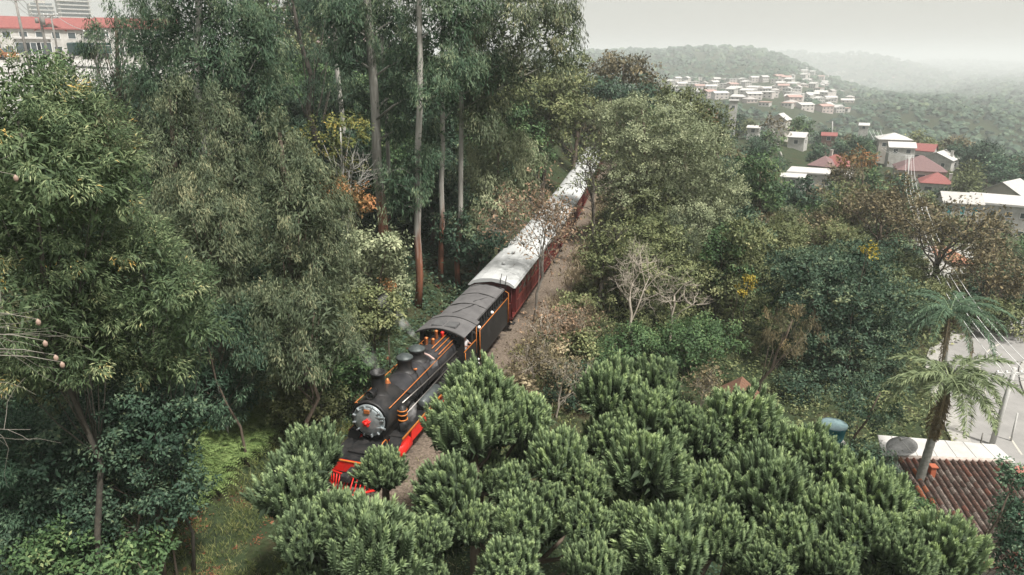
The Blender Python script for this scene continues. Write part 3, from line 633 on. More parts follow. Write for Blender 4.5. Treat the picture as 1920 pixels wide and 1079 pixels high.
LM = {
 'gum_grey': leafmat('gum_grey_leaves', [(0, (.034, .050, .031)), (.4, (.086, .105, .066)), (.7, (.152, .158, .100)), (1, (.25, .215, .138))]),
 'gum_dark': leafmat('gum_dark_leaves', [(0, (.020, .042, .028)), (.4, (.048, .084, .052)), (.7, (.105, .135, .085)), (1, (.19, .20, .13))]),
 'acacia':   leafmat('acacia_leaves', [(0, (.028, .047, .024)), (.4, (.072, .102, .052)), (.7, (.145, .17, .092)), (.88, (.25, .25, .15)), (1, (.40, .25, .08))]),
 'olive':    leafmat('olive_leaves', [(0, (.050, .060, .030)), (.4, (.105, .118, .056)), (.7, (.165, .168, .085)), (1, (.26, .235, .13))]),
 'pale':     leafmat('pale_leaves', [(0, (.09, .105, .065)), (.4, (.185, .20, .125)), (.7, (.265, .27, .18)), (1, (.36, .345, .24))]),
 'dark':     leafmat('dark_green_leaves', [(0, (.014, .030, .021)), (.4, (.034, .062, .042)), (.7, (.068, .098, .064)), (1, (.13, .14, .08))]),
 'green':    leafmat('mid_green_leaves', [(0, (.025, .05, .022)), (.4, (.055, .095, .042)), (.7, (.095, .14, .062)), (1, (.17, .18, .085))]),
 'yellow':   leafmat('yellow_green_leaves', [(0, (.05, .062, .022)), (.4, (.105, .118, .042)), (.7, (.17, .155, .05)), (1, (.28, .19, .055))]),
 'orange':   leafmat('orange_leaves', [(0, (.11, .085, .04)), (.4, (.20, .11, .05)), (.7, (.29, .12, .055)), (1, (.34, .19, .09))]),
 'russet':   leafmat('russet_leaves', [(0, (.09, .07, .05)), (.4, (.17, .12, .085)), (.7, (.24, .14, .10)), (1, (.30, .20, .14))]),
 'brown':    leafmat('brown_leaves', [(0, (.055, .048, .032)), (.4, (.115, .095, .060)), (.7, (.175, .135, .085)), (1, (.25, .18, .10))]),
 'fern':     leafmat('fern_fronds', [(0, (.05, .075, .025)), (.4, (.11, .155, .055)), (.7, (.17, .215, .085)), (1, (.26, .27, .12))]),
 'grass':    leafmat('grass_blades', [(0, (.06, .08, .025)), (.4, (.12, .14, .05)), (.7, (.19, .18, .08)), (1, (.26, .20, .11))]),
 'teal':     leafmat('teal_green_leaves', [(0, (.018, .040, .028)), (.4, (.046, .085, .056)), (.7, (.095, .14, .092)), (1, (.17, .21, .14))]),
 'flower':   leafmat('yellow_flowers', [(0, (.22, .16, .03)), (.5, (.32, .23, .035)), (1, (.42, .32, .06))]),
 'straw':    leafmat('straw_grass', [(0, (.10, .075, .05)), (.4, (.19, .145, .10)), (.7, (.27, .21, .145)), (1, (.34, .27, .19))]),
 'redbrown': leafmat('red_dry_leaves', [(0, (.10, .035, .022)), (.5, (.18, .06, .036)), (1, (.26, .11, .065))]),
}
BK = {
 'pale': mat('pale_bark', (.33, .32, .29), .85, 0, (.46, .45, .41), 2.2, .2),
 'gum': None,
 'brown': mat('brown_bark', (.085, .065, .048), .9, 0, (.13, .10, .075), 5, .5),
 'dark': mat('dark_bark', (.045, .04, .033), .9, 0, (.08, .07, .055), 5, .5),
 'grey': mat('grey_twig_bark', (.17, .155, .13), .9, 0, (.25, .23, .20), 5, .3),
 'straw': mat('straw_twig_bark', (.30, .26, .21), .9, 0, (.42, .375, .31), 5, .2),
 'rednake': mat('reddish_bark', (.20, .075, .035), .85, 0, (.12, .05, .03), 1.5, .3),
}
def gum_bark():
    """smooth pale trunk whose foot keeps its own rough red-brown bark"""
    m = bpy.data.materials.new('gum_bark'); m.use_nodes = True; n = m.node_tree.nodes; l = m.node_tree.links
    p = n['Principled BSDF']; p.inputs['Roughness'].default_value = .85
    tc = n.new('ShaderNodeTexCoord'); mp = n.new('ShaderNodeMapping'); mp.inputs['Scale'].default_value = (3, 3, .35); l.new(tc.outputs['Object'], mp.inputs[0])
    no = n.new('ShaderNodeTexNoise'); no.inputs['Scale'].default_value = 1.6; no.inputs['Detail'].default_value = 6; l.new(mp.outputs[0], no.inputs['Vector'])
    sx = n.new('ShaderNodeSeparateXYZ'); l.new(tc.outputs['Object'], sx.inputs[0])
    ad = n.new('ShaderNodeMath'); ad.operation = 'MULTIPLY_ADD'; ad.inputs[1].default_value = 7.0; l.new(no.outputs['Fac'], ad.inputs[0]); l.new(sx.outputs['Z'], ad.inputs[2])
    mr = n.new('ShaderNodeMapRange'); mr.inputs[1].default_value = 7.2; mr.inputs[2].default_value = 9.6; l.new(ad.outputs[0], mr.inputs[0])
    c1 = n.new('ShaderNodeValToRGB'); c1.color_ramp.elements[0].position = .35; c1.color_ramp.elements[0].color = (.235, .225, .20, 1); c1.color_ramp.elements[1].position = .65; c1.color_ramp.elements[1].color = (.40, .385, .345, 1)
    l.new(no.outputs['Fac'], c1.inputs[0])
    c2 = n.new('ShaderNodeValToRGB'); c2.color_ramp.elements[0].position = .35; c2.color_ramp.elements[0].color = (.13, .055, .03, 1); c2.color_ramp.elements[1].position = .65; c2.color_ramp.elements[1].color = (.25, .095, .05, 1)
    l.new(no.outputs['Fac'], c2.inputs[0])
    mx = n.new('ShaderNodeMixRGB'); l.new(mr.outputs[0], mx.inputs[0]); l.new(c2.outputs[0], mx.inputs[1]); l.new(c1.outputs[0], mx.inputs[2]); l.new(mx.outputs[0], p.inputs['Base Color'])
    return m
BK['gum'] = gum_bark()

def wobble(a, b, n, amp, rng):
    a, b = Vector(a), Vector(b); L_ = (b - a).length; pts = []
    for i in range(n + 1):
        t = i / n; q = a.lerp(b, t); k = math.sin(math.pi * t) * amp * L_
        pts.append(q + Vector((rng.normal() * k, rng.normal() * k, rng.normal() * k * .4)))
    return pts
def limb_set(mb, base, top, blobs, r0, rng, n=6, mi=0, frac=(.35, .85), curve=True):
    base, top = Vector(base), Vector(top)
    pts = wobble(base, top, n, .018, rng); rad = [r0 * (1 - .72 * (i / n)) * (1.25 if i == 0 else 1) for i in range(n + 1)]
    mb.tube(pts, rad, 9, mi)
    for b in blobs:
        t = float(np.clip((b[2] - base.z) / max(.1, top.z - base.z) - .3, *frac)); i = t * n; i0 = min(n - 1, int(i)); s_ = pts[i0].lerp(pts[i0 + 1], i - i0)
        e = Vector(b[:3]); mid = s_.lerp(e, .5) + Vector((0, 0, -.08 * (e - s_).length if curve else 0))
        rr = max(.015, r0 * (1 - .72 * t) * .3)
        mb.tube([s_, mid, e], [rr, rr * .7, rr * .3], 6, mi)
    return pts
TREES = []
def tree(label, D, trunk, blobs, leaf, style='broad', ln=None, bark='brown', name='broadleaf_tree', cat='tree', group=None, seed=None, r0=None, dens=1.0, clump=None, cover=1.25,
         hollow=True, tips=0., extra=None, back=True, zfl=1.0, crown_name='crown'):
    """trunk: pixel x of its foot; blobs: (px, py, r px[, ry px[, depth offset m]]) at forward distance D"""
    rng = np.random.default_rng(zlib.crc32(label.encode()) if seed is None else seed)
    B = []
    for q in blobs:
        px, py, rx = q[:3]; ry = q[3] if len(q) > 3 else rx; dz = q[4] if len(q) > 4 else rng.uniform(-.6, .6) * rx * pxm(px, py, D)
        c = at(px, py, D + dz); k = pxm(px, py, D + dz); B.append((c.x, c.y, c.z, rx * k, rx * k * .95, ry * k))
    A = np.array(B)
    if back:                                          # the crown goes on behind what the photo shows
        e = A.copy(); e[:, 1] += A[:, 4] * rng.uniform(.7, 1.3, len(A)); e[:, 0] += A[:, 3] * rng.uniform(-.4, .4, len(A)); e[:, 3:] *= .8; e[:, 2] -= A[:, 5] * .25; A2 = np.vstack([A, e])
    else: A2 = A
    cx = float(at(trunk, 540, D).x) if trunk is not None else float(A[:, 0].mean())
    cy = D + float(A[:, 4].mean()) * .3
    cx = cx * cy / D
    gz = Tz(cx, cy); 
    if ln is None: ln = max(.14, .0054 * D)
    root = empty(name, (cx, cy, gz), 0, label, cat, group)
    ox = np.array([cx, cy, gz, 0, 0, 0]); A2 = A2 - ox; A = A - ox
    tow = unit(np.array([-cx, -cy, CAM_Z - gz]))
    V, t = crown(A2, style, ln, rng, clump, dens, cover, hollow, toward=tow, tips=tips)
    o = inst(crown_name, quadmesh('crown', V, LM[leaf], t), root); o['kind'] = 'stuff'
    top = A[A[:, 2].argmax(), :3]; r0 = r0 or max(.05, .022 * top[2])
    mb = MB(); limb_set(mb, (0, 0, -.3), (top[0] * .8, top[1] * .8, max(.6, top[2])), A2, r0, rng)
    mb.build('trunk', BK[bark], root)
    return root

def bare_branches(mb, rng, p, d, L_, r, lev, ends, spread=.75, up=.25):
    n = 4; pts = [p]; q = p; dd = d
    for i in range(n):
        dd = (dd + Vector(rng.normal(size=3)) * .22 + Vector((0, 0, up * .25))).normalized(); q = q + dd * (L_ / n); pts.append(q)
    mb.tube(pts, [r * (1 - .55 * i / n) for i in range(n + 1)], 5 if lev > 1 else (4 if lev else 3), 0, caps=False)
    if lev == 0: ends += [pts[2], pts[4]]; return
    k = int(rng.integers(3, 6))
    for i in range(k):
        t = rng.uniform(.35, 1.0); j = min(n - 1, int(t * n)); s_ = pts[j].lerp(pts[j + 1], t * n - j)
        nd = (dd + Vector(rng.normal(size=3)) * spread).normalized()
        bare_branches(mb, rng, s_, nd, L_ * rng.uniform(.5, .75), r * .55, lev - 1, ends, spread, up)
    ends.append(pts[-1])
def reach_branch(label, D, side_px, tips, seed, name='bare_branch_tree', pods=()):
    """a tree whose trunk stands outside the frame and whose limbs reach in"""
    rng = np.random.default_rng(seed); f = at(side_px, 540, D); gz = Tz(f.x, D); root = empty(name, (f.x, D, gz), 0, label, 'tree', None); o = Vector((f.x, D, gz))
    zt = max(at(a, b, D).z for a, b in tips) + 1.0 - gz; mb = MB().tube(wobble((0, 0, -.3), (0, 0, zt), 6, .02, rng), [.13 - .014 * i for i in range(7)], 8); ends = []
    for a, b in tips:
        e = at(a, b, D + rng.uniform(-.5, .5)) - o; s_ = Vector((0, 0, max(.5, e.z - .5))); d = e - s_
        bare_branches(mb, rng, s_, d.normalized(), d.length * .62, .018, 2, ends, .34, .0)
    for a, b, dd in pods:
        e = at(a, b, dd) - o + Vector((0, 0, .07)); s_ = Vector((0, 0, max(.5, e.z + .25))); m_ = s_.lerp(e, .6) + Vector((0, 0, .12)); mb.tube([s_, m_, s_.lerp(e, .9) + Vector((0, 0, .1)), e], [.03, .016, .009, .006], 5)
    TRI[0] += len(mb.f) * 2; mb.build('trunk', BK['grey'], root); return root
def bare_tree(label, D, foot, top, spread_px, bark='grey', leaf=None, nleaf=6, lev=3, r0=None, ln=None, seed=1, name='bare_tree', n_main=4, cat='tree', group=None, style='broad', lean=None, up=.25, spread=.75, leafr=.35):
    """foot (px,py) or px only on the ground; top (px,py)"""
    rng = np.random.default_rng(seed)
    tp = at(top[0], top[1], D); 
    f = at(foot[0], foot[1], D) if hasattr(foot, '__len__') else Vector((at(foot, 540, D).x, D, 0))
    gz = Tz(f.x, D); root = empty(name, (f.x, D, gz), 0, label, cat, group)
    H = tp.z - gz; mb = MB(); ends = []
    ax = Vector((tp.x - f.x, 0, H)); 
    trunk = wobble((0, 0, -.3), ax * .55, 5, .02, rng); r0 = r0 or .02 * H
    mb.tube(trunk, [r0 * (1.2 - .1 * i) for i in range(6)], 8)
    sp = spread_px * pxm(top[0], top[1], D)
    for i in range(n_main):
        t = .45 + .55 * i / max(1, n_main - 1) if n_main > 1 else 1; j = min(4, int(t * 5)); s_ = trunk[j].lerp(trunk[j + 1], t * 5 - j)
        a = rng.uniform(0, 6.28) if i % 2 else (0 if i % 4 == 0 else math.pi)
        tgt = ax * rng.uniform(.72, .95) + Vector((math.cos(a) * sp * rng.uniform(.4, .9), math.sin(a) * sp * .7, 0)); d = tgt - s_
        bare_branches(mb, rng, s_, d.normalized(), d.length * .62, r0 * .55, lev - 1, ends, spread, up)
    TRI[0] += len(mb.f) * 2
    mb.build('trunk', BK[bark], root)
    if leaf:
        E = np.array([tuple(e) for e in ends]); ln = ln or max(.14, .0055 * D)
        idx = np.repeat(np.arange(len(E)), nleaf); N = len(idx)
        pos = E[idx] + rng.normal(size=(N, 3)) * leafr
        dr_ = rng.normal(size=(N, 3)); dr_[:, 2] -= .4
        L_ = ln * rng.uniform(.6, 1.3, N); t = np.clip(.5 + rng.normal(size=len(E))[idx] * .15 + rng.normal(size=N) * .12, 0, 1)
        V = leaves(pos, dr_, L_, L_ * .42, .15, rng); TRI[0] += N * 2
        o = inst('crown', quadmesh('crown', V, LM[leaf], t), root); o['kind'] = 'stuff'
    return root

# ---- araucarias: a tuft is a dome of upturned needle-covered shoots
def finger_proto(rng, L_=.42, r=.050, curl=.2):
    """one shoot along +z: a core and whorls of scale needles; (M,3,3) triangles with tint"""
    tr = []; tn = []
    def axp(t): return np.array([curl * L_ * t * t, 0, L_ * t])
    nw, nl = 11, 7
    for i in range(4):
        t0, t1 = i / 4, (i + 1) / 4
        for k in range(4):
            a0, a1 = k * math.pi / 2, (k + 1) * math.pi / 2; q0, q1 = r * .62 * (.6 + 1.3 * t0 * (1.1 - t0)), r * .62 * (.6 + 1.3 * t1 * (1.1 - t1))
            A_ = axp(t0) + q0 * np.array([math.cos(a0), math.sin(a0), 0]); B_ = axp(t0) + q0 * np.array([math.cos(a1), math.sin(a1), 0])
            C_ = axp(t1) + q1 * np.array([math.cos(a1), math.sin(a1), 0]); D_ = axp(t1) + q1 * np.array([math.cos(a0), math.sin(a0), 0])
            tr += [[A_, B_, C_], [A_, C_, D_]]; tn += [.4 + .15 * t0] * 2
    for i in range(nw):
        t = (i + .3) / nw; c = axp(t)
        for k in range(nl):
            a = 2 * math.pi * (k + .5 * (i % 2)) / nl + rng.uniform(-.25, .25); e = np.array([math.cos(a), math.sin(a), 0]); s_ = np.array([-math.sin(a), math.cos(a), 0])
            rr = r * (.55 + 1.5 * t * (1.15 - t)); ln = .115 * rng.uniform(.75, 1.3); ou = .72 - .25 * t
            b = c + e * rr * .5; tip = b + (e * ou + np.array([0, 0, 1 - ou * .3])) * ln * .8
            tr.append([b + s_ * .021, b - s_ * .021, tip]); tn.append(.46 + .32 * t * t + rng.uniform(-.08, .08))
    c = axp(1)
    for k in range(7):
        a = 2 * math.pi * k / 7; e = np.array([math.cos(a), math.sin(a), 0]); s_ = np.array([-math.sin(a), math.cos(a), 0])
        tr.append([c + e * .012 + s_ * .016, c + e * .012 - s_ * .016, c + e * .022 + np.array([0, 0, .10])]); tn.append(.80 + rng.uniform(-.08, .08))
    return np.array(tr), np.array(tn)
LM['arau'] = leafmat('araucaria_needles', [(0, (.022, .032, .02)), (.35, (.062, .085, .050)), (.65, (.128, .165, .098)), (.82, (.195, .238, .135)), (1, (.27, .312, .165))], trans=.22, rough=.7, spec=.2, k=1.6)
def tuft_mesh(seed, nf=230, R_=1.0):
    rng = np.random.default_rng(seed); P_ = [finger_proto(rng, L_=rng.uniform(.42, .62), curl=rng.uniform(.0, .35)) for _ in range(4)]
    out = []; tin = []
    # a lumpy dome: every shoot springs from one of a few branchlets
    nb = 11; bd = unit(np.array([[math.cos(i * 2.4) * math.sqrt(1 - ((i + .5) / nb * 1.25 - .25) ** 2), math.sin(i * 2.4) * math.sqrt(1 - ((i + .5) / nb * 1.25 - .25) ** 2), (i + .5) / nb * 1.25 - .25] for i in range(nb)]) + rng.normal(size=(nb, 3)) * .12)
    bl = rng.uniform(.72, 1.12, nb)
    for i in range(nf):
        g = (i + .5) / nf; z = -.45 + 1.45 * g; a = i * 2.39996 + rng.uniform(-.2, .2)
        n = np.array([math.cos(a) * math.sqrt(max(0, 1 - z * z)), math.sin(a) * math.sqrt(max(0, 1 - z * z)), z]); n = unit(n + rng.normal(size=3) * .07)
        j = (bd @ n).argmax(); dq = bd[j] @ n
        rad = R_ * bl[j] * (.58 + .42 * dq ** 3) * rng.uniform(.9, 1.08)
        nh = n * np.array([1, 1, .3]); lo = np.clip((.15 - z) / .6, 0, 1)
        d = unit(nh * (.58 + .4 * lo) + (bd[j] - n) * .25 + np.array([0, 0, 1.0 - .55 * lo]) + rng.normal(size=3) * .09)
        t_, tn = P_[int(rng.integers(4))]
        s_ = rng.uniform(.85, 1.2) * (1.25 if z < 0 else 1)
        up = rng.normal(size=3); x_ = unit(np.array([0, 0, 1.]) - d * d[2] + rng.normal(size=3) * .15); x_ = unit(x_ - d * (x_ @ d)); y_ = np.cross(d, x_); M_ = np.stack([x_, y_, d], 1)
        # curl outwards-up
        base = n * (rad - .12) - d * .40 * s_
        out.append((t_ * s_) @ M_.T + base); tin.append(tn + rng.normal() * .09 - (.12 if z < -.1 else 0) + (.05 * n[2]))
    V = np.concatenate(out); tin = np.concatenate(tin)
    # dark woody and dead-needle heart
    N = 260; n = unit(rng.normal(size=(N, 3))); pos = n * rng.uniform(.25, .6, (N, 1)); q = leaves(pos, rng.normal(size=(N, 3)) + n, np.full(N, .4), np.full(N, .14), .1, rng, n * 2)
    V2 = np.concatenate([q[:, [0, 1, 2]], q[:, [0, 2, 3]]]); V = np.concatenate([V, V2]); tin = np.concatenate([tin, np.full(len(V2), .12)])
    TRI[0] += len(V)
    return quadmesh('foliage_tuft', V, LM['arau'], np.clip(tin, 0, 1))
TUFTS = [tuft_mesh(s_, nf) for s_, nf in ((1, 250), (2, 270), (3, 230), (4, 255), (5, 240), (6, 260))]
def arau_Y(py): return 13.6 + (1040 - py) / 300 * 6.2
def araucaria(label, trunk_px, tufts, seed, low=2):
    rng = np.random.default_rng(seed)
    pts = []
    for q in tufts:
        px, py, r = q[:3]; Y = (q[3] if len(q) > 3 else arau_Y(py)) + rng.uniform(-.3, .3); c = at(px, py, Y); pts.append((c, r * pxm(px, py, Y) * 1.04))
    my = sum(c.y for c, _ in pts) / len(pts) + .2; cx = at(trunk_px, 900, my).x; gz = Tz(cx, my)
    root = empty('araucaria_tree', (cx, my, gz), 0, label, 'araucaria tree', 'araucaria trees below the track')
    o = Vector((cx, my, gz)); top = max(c.z for c, _ in pts) - gz - .6
    tr = wobble((0, 0, -.3), (0, 0, top), 7, .012, rng)
    MB().tube(tr, [.19 * (1.15 - .08 * i) for i in range(8)], 9).build('trunk', BK['brown'], root)
    allp = list(pts)
    for c, r in pts:                                   # lower whorl behind each
        for q in range(0 if low == 0 or (c.x / c.y < -.19 and c.y > 16.2) else int(rng.random() < .95)):
            d = Vector((rng.normal() * .6, rng.uniform(-.3, .9), -rng.uniform(1.2, 1.8))) * r; allp.append((c + d, r * rng.uniform(.7, .9)))
    for k, (c, r) in enumerate(allp):
        e = c - o; hz = max(.8, min(top - .2, e.z - 1.2 - .25 * math.hypot(e.x, e.y))); s_ = Vector((0, 0, hz))
        mid = s_.lerp(e, .6); mid.z = s_.z + (e.z - s_.z) * .25
        br = MB().tube([s_, mid, e + Vector((0, 0, -.3 * r)), e + Vector((0, 0, .3 * r))], [.07, .055, .045, .03], 7).build('branch', BK['brown'], root)
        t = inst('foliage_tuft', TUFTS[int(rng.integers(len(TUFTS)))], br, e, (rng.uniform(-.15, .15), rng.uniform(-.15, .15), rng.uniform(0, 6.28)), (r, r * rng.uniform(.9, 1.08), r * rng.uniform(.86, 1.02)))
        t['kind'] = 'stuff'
    return root
# ------------------------------------------------------------------ the araucarias
araucaria('araucaria with dense pale-tipped tufts at the near end of the grass strip', 590, [(585, 850, 62), (550, 925, 85), (640, 975, 62), (700, 1035, 108), (575, 1010, 60), (800, 1010, 50)], 1)
araucaria('small dark single-tufted araucaria right in front of the red pilot', 722, [(722, 885, 50, 18.6)], 2, 0)
araucaria('tall araucaria hiding the right side of the locomotive wheels', 890, [(900, 738, 72), (872, 800, 78), (985, 785, 62), (930, 800, 60), (838, 930, 74), (1045, 865, 64)], 3)
araucaria('araucaria with round tufts at the bottom middle of the frame', 985, [(965, 915, 52), (975, 985, 66), (1098, 912, 48), (1100, 985, 52), (955, 1072, 66), (1110, 1072, 58), (885, 985, 50), (1030, 945, 45)], 4)
araucaria('araucaria just below the brown hut, with tufts in a tall heap', 1190, [(1140, 742, 68), (1228, 722, 58), (1215, 788, 64), (1215, 875, 78), (1290, 800, 42), (1150, 830, 50)], 5)
araucaria('araucaria with one big round tuft beside the brown hut', 1385, [(1385, 792, 78), (1330, 830, 50), (1430, 830, 55)], 6)
araucaria('bottom edge araucaria under the bare reddish branch', 1270, [(1245, 1035, 92), (1325, 930, 66), (1180, 985, 45), (1360, 1010, 60), (1290, 985, 50)], 7)
araucaria('broad araucaria left of the tiled house with many tufts', 1480, [(1440, 930, 84), (1500, 850, 70), (1545, 885, 62), (1475, 1015, 66), (1400, 900, 50), (1540, 970, 60), (1440, 1065, 50)], 8)
araucaria('araucaria with overlapping tufts against the tiled house wall', 1630, [(1630, 935, 78), (1600, 1010, 70), (1660, 1010, 64), (1590, 900, 52), (1560, 1060, 52)], 9)
araucaria('araucaria nearest the tiled roof at the bottom right', 1770, [(1768, 1040, 76), (1700, 1055, 55)], 10)

# ------------------------------------------------------------------ left side wood
tree('broad acacia with narrow leaves and orange tips filling the left edge', 17, 60, [(40, 205, 105), (130, 265, 105), (60, 330, 125), (175, 365, 80), (20, 440, 115), (125, 480, 110), (40, 580, 105), (-60, 250, 110), (-80, 420, 120), (205, 300, 50), (140, 590, 70), (90, 665, 80), (20, 700, 70), (165, 680, 55)], 'acacia', 'lance', .145, tips=.3, cover=1.2, r0=.11, bark='dark')
tree('leafy acacia bush with star-like sprays right of the big left acacia', 19, 265, [(262, 480, 62), (312, 560, 75), (225, 570, 80), (275, 640, 85), (170, 650, 80), (345, 620, 50), (245, 705, 58), (315, 685, 45)], 'acacia', 'lance', .155, cover=1.1, r0=.06, bark='dark')
tree('shrub of narrow leaves low on the left edge', 24, 90, [(60, 680, 85), (150, 720, 70), (40, 780, 70), (130, 800, 55)], 'olive', 'lance', .17, name='shrub', cat='shrub', r0=.1)
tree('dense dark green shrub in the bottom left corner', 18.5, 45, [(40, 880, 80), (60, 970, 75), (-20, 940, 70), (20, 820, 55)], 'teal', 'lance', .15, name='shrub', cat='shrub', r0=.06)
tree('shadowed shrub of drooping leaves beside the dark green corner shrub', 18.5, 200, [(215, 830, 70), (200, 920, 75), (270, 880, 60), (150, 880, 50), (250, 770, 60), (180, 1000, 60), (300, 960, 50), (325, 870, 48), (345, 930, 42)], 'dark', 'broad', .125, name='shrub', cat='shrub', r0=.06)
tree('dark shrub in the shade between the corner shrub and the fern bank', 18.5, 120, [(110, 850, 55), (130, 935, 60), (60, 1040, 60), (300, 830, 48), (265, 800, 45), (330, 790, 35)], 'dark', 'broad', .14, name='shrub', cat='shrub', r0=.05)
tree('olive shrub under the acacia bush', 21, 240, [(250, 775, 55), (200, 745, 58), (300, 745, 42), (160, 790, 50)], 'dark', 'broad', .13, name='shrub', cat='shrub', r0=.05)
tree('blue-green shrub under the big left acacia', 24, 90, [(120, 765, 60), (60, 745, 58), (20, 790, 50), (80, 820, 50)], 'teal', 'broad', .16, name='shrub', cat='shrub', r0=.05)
tree('low leafy scrub at the bottom edge left of the orange flowers', 17, 180, [(170, 1060, 65), (250, 1055, 45), (90, 1050, 60)], 'green', 'broad', .15, name='shrub', cat='shrub', r0=.05)
tree('round dark green tree on two thin pale stems above the fern bank', 25.5, 388, [(405, 715, 70, 50), (360, 750, 50, 45), (445, 745, 48, 45), (400, 770, 60, 35), (340, 720, 35, 30)], 'teal', 'lance', .17, bark='pale', r0=.05, cover=1.5, dens=1.3, back=True)
tree('slim weeping gum with a pointed brownish top beside the acacia', 32, 330, [(330, 180, 34, 45), (322, 235, 52, 55), (305, 300, 62, 70), (340, 370, 66, 70), (290, 400, 60, 60), (345, 440, 50, 50)], 'gum_grey', 'gum', .175, bark='brown')
tree('slim weeping gum in the middle of the left gum clump', 33, 415, [(408, 200, 30, 45), (418, 260, 46, 60), (440, 330, 50, 60), (410, 330, 50, 60), (440, 400, 55, 60)], 'gum_grey', 'gum', .175, bark='brown')
tree('tall brownish weeping gum with layered drooping crown right of the gum clump', 29, 560, [(522, 245, 32, 45), (540, 310, 52, 60), (585, 350, 50, 55), (560, 400, 68, 65), (610, 430, 60, 65), (520, 370, 40, 50), (590, 500, 70, 70), (530, 480, 55, 60)], 'gum_grey', 'gum', .17, bark='brown')
tree('rounded weeping gum in front of the left gum clump', 27, 400, [(378, 350, 42, 48), (360, 410, 55, 55), (415, 410, 50, 55), (390, 480, 70, 60), (340, 490, 55, 60), (440, 480, 40, 50), (400, 550, 60, 55)], 'gum_grey', 'gum', .165, bark='brown')
tree('low weeping gum with leaning bare stems below the gum clump', 26, 545, [(600, 590, 60, 60), (540, 580, 65, 60), (480, 590, 60, 60), (640, 650, 50, 55), (570, 670, 70, 50), (500, 660, 50, 45)], 'gum_grey', 'gum', .18, bark='brown', r0=.12)
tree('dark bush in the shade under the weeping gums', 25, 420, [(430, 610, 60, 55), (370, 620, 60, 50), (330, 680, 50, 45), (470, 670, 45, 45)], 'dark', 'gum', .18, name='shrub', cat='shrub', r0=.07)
tree('tall dark gum with pale drooping sprays rising out of the top of the frame', 44, 400, [(360, 20, 90, 75), (300, 75, 85, 65), (440, 60, 75, 70), (400, 130, 80, 60), (310, 150, 70, 55), (460, 150, 60, 60), (490, 90, 45, 50), (430, 215, 55, 60), (380, -60, 90, 80), (500, 200, 40, 55), (480, 250, 40, 50)], 'gum_dark', 'gum', .23, bark='pale', tips=.2)
tree('airy dark tree in front of the town street on the upper left', 48, 250, [(232, 30, 40, 40), (205, 90, 36, 30), (255, 100, 50, 45), (220, 150, 42, 35), (265, 180, 55, 45), (180, 60, 18, 14), (168, 95, 16, 12), (240, 235, 50, 40)], 'gum_dark', 'gum', .28, hollow=False, dens=.75)
tree('dark gum against the pale street between the tall gums', 60, 625, [(560, 60, 45, 50), (610, 40, 45, 50), (590, 110, 45, 35), (545, 140, 40, 40), (620, 165, 40, 35), (570, 190, 35, 35), (540, 0, 50, 40), (600, 250, 40, 40)], 'dark', 'gum', .33, hollow=False, dens=.9, bark='dark')
tree('yellow-green tree between the weeping gum and the big pale trunk', 47, 655, [(640, 240, 48, 28), (600, 255, 35, 28), (670, 265, 30, 25), (625, 290, 40, 25), (650, 315, 25, 18)], 'yellow', 'broad', .22, bark='pale', hollow=False, dens=.8, r0=.13)
tree('small orange autumn tree in front of the big pale trunk', 40, 655, [(650, 372, 40, 24), (630, 350, 26, 15), (680, 388, 24, 18), (620, 385, 22, 20)], 'orange', 'broad', .2, r0=.08)
tree('grey-green bushy tree at the foot of the big pale trunk', 37, 690, [(690, 480, 48, 45), (735, 470, 35, 40), (650, 470, 40, 45), (715, 540, 50, 45), (670, 550, 50, 50), (740, 530, 30, 35)], 'pale', 'broad', .19, r0=.12)
tree('bush with reddish sprigs on the left bank next to the locomotive cab', 32, 700, [(700, 610, 45, 40), (660, 630, 45, 45), (640, 590, 40, 40), (735, 585, 28, 30), (690, 570, 35, 30)], 'olive', 'broad', .18, name='shrub', cat='shrub', tips=.3, r0=.07)
tree('dark shrub on the bank left of the chimney', 29.5, 620, [(620, 690, 50, 40), (670, 690, 40, 35), (580, 720, 45, 40), (640, 730, 40, 32), (545, 690, 40, 40)], 'green', 'broad', .16, name='shrub', cat='shrub', r0=.06)
tree('low scrub beside the left edge of the front deck', 27.5, 590, [(600, 760, 38, 30), (560, 770, 40, 30), (520, 750, 45, 40), (620, 790, 25, 22)], 'olive', 'broad', .15, name='shrub', cat='shrub', r0=.05)
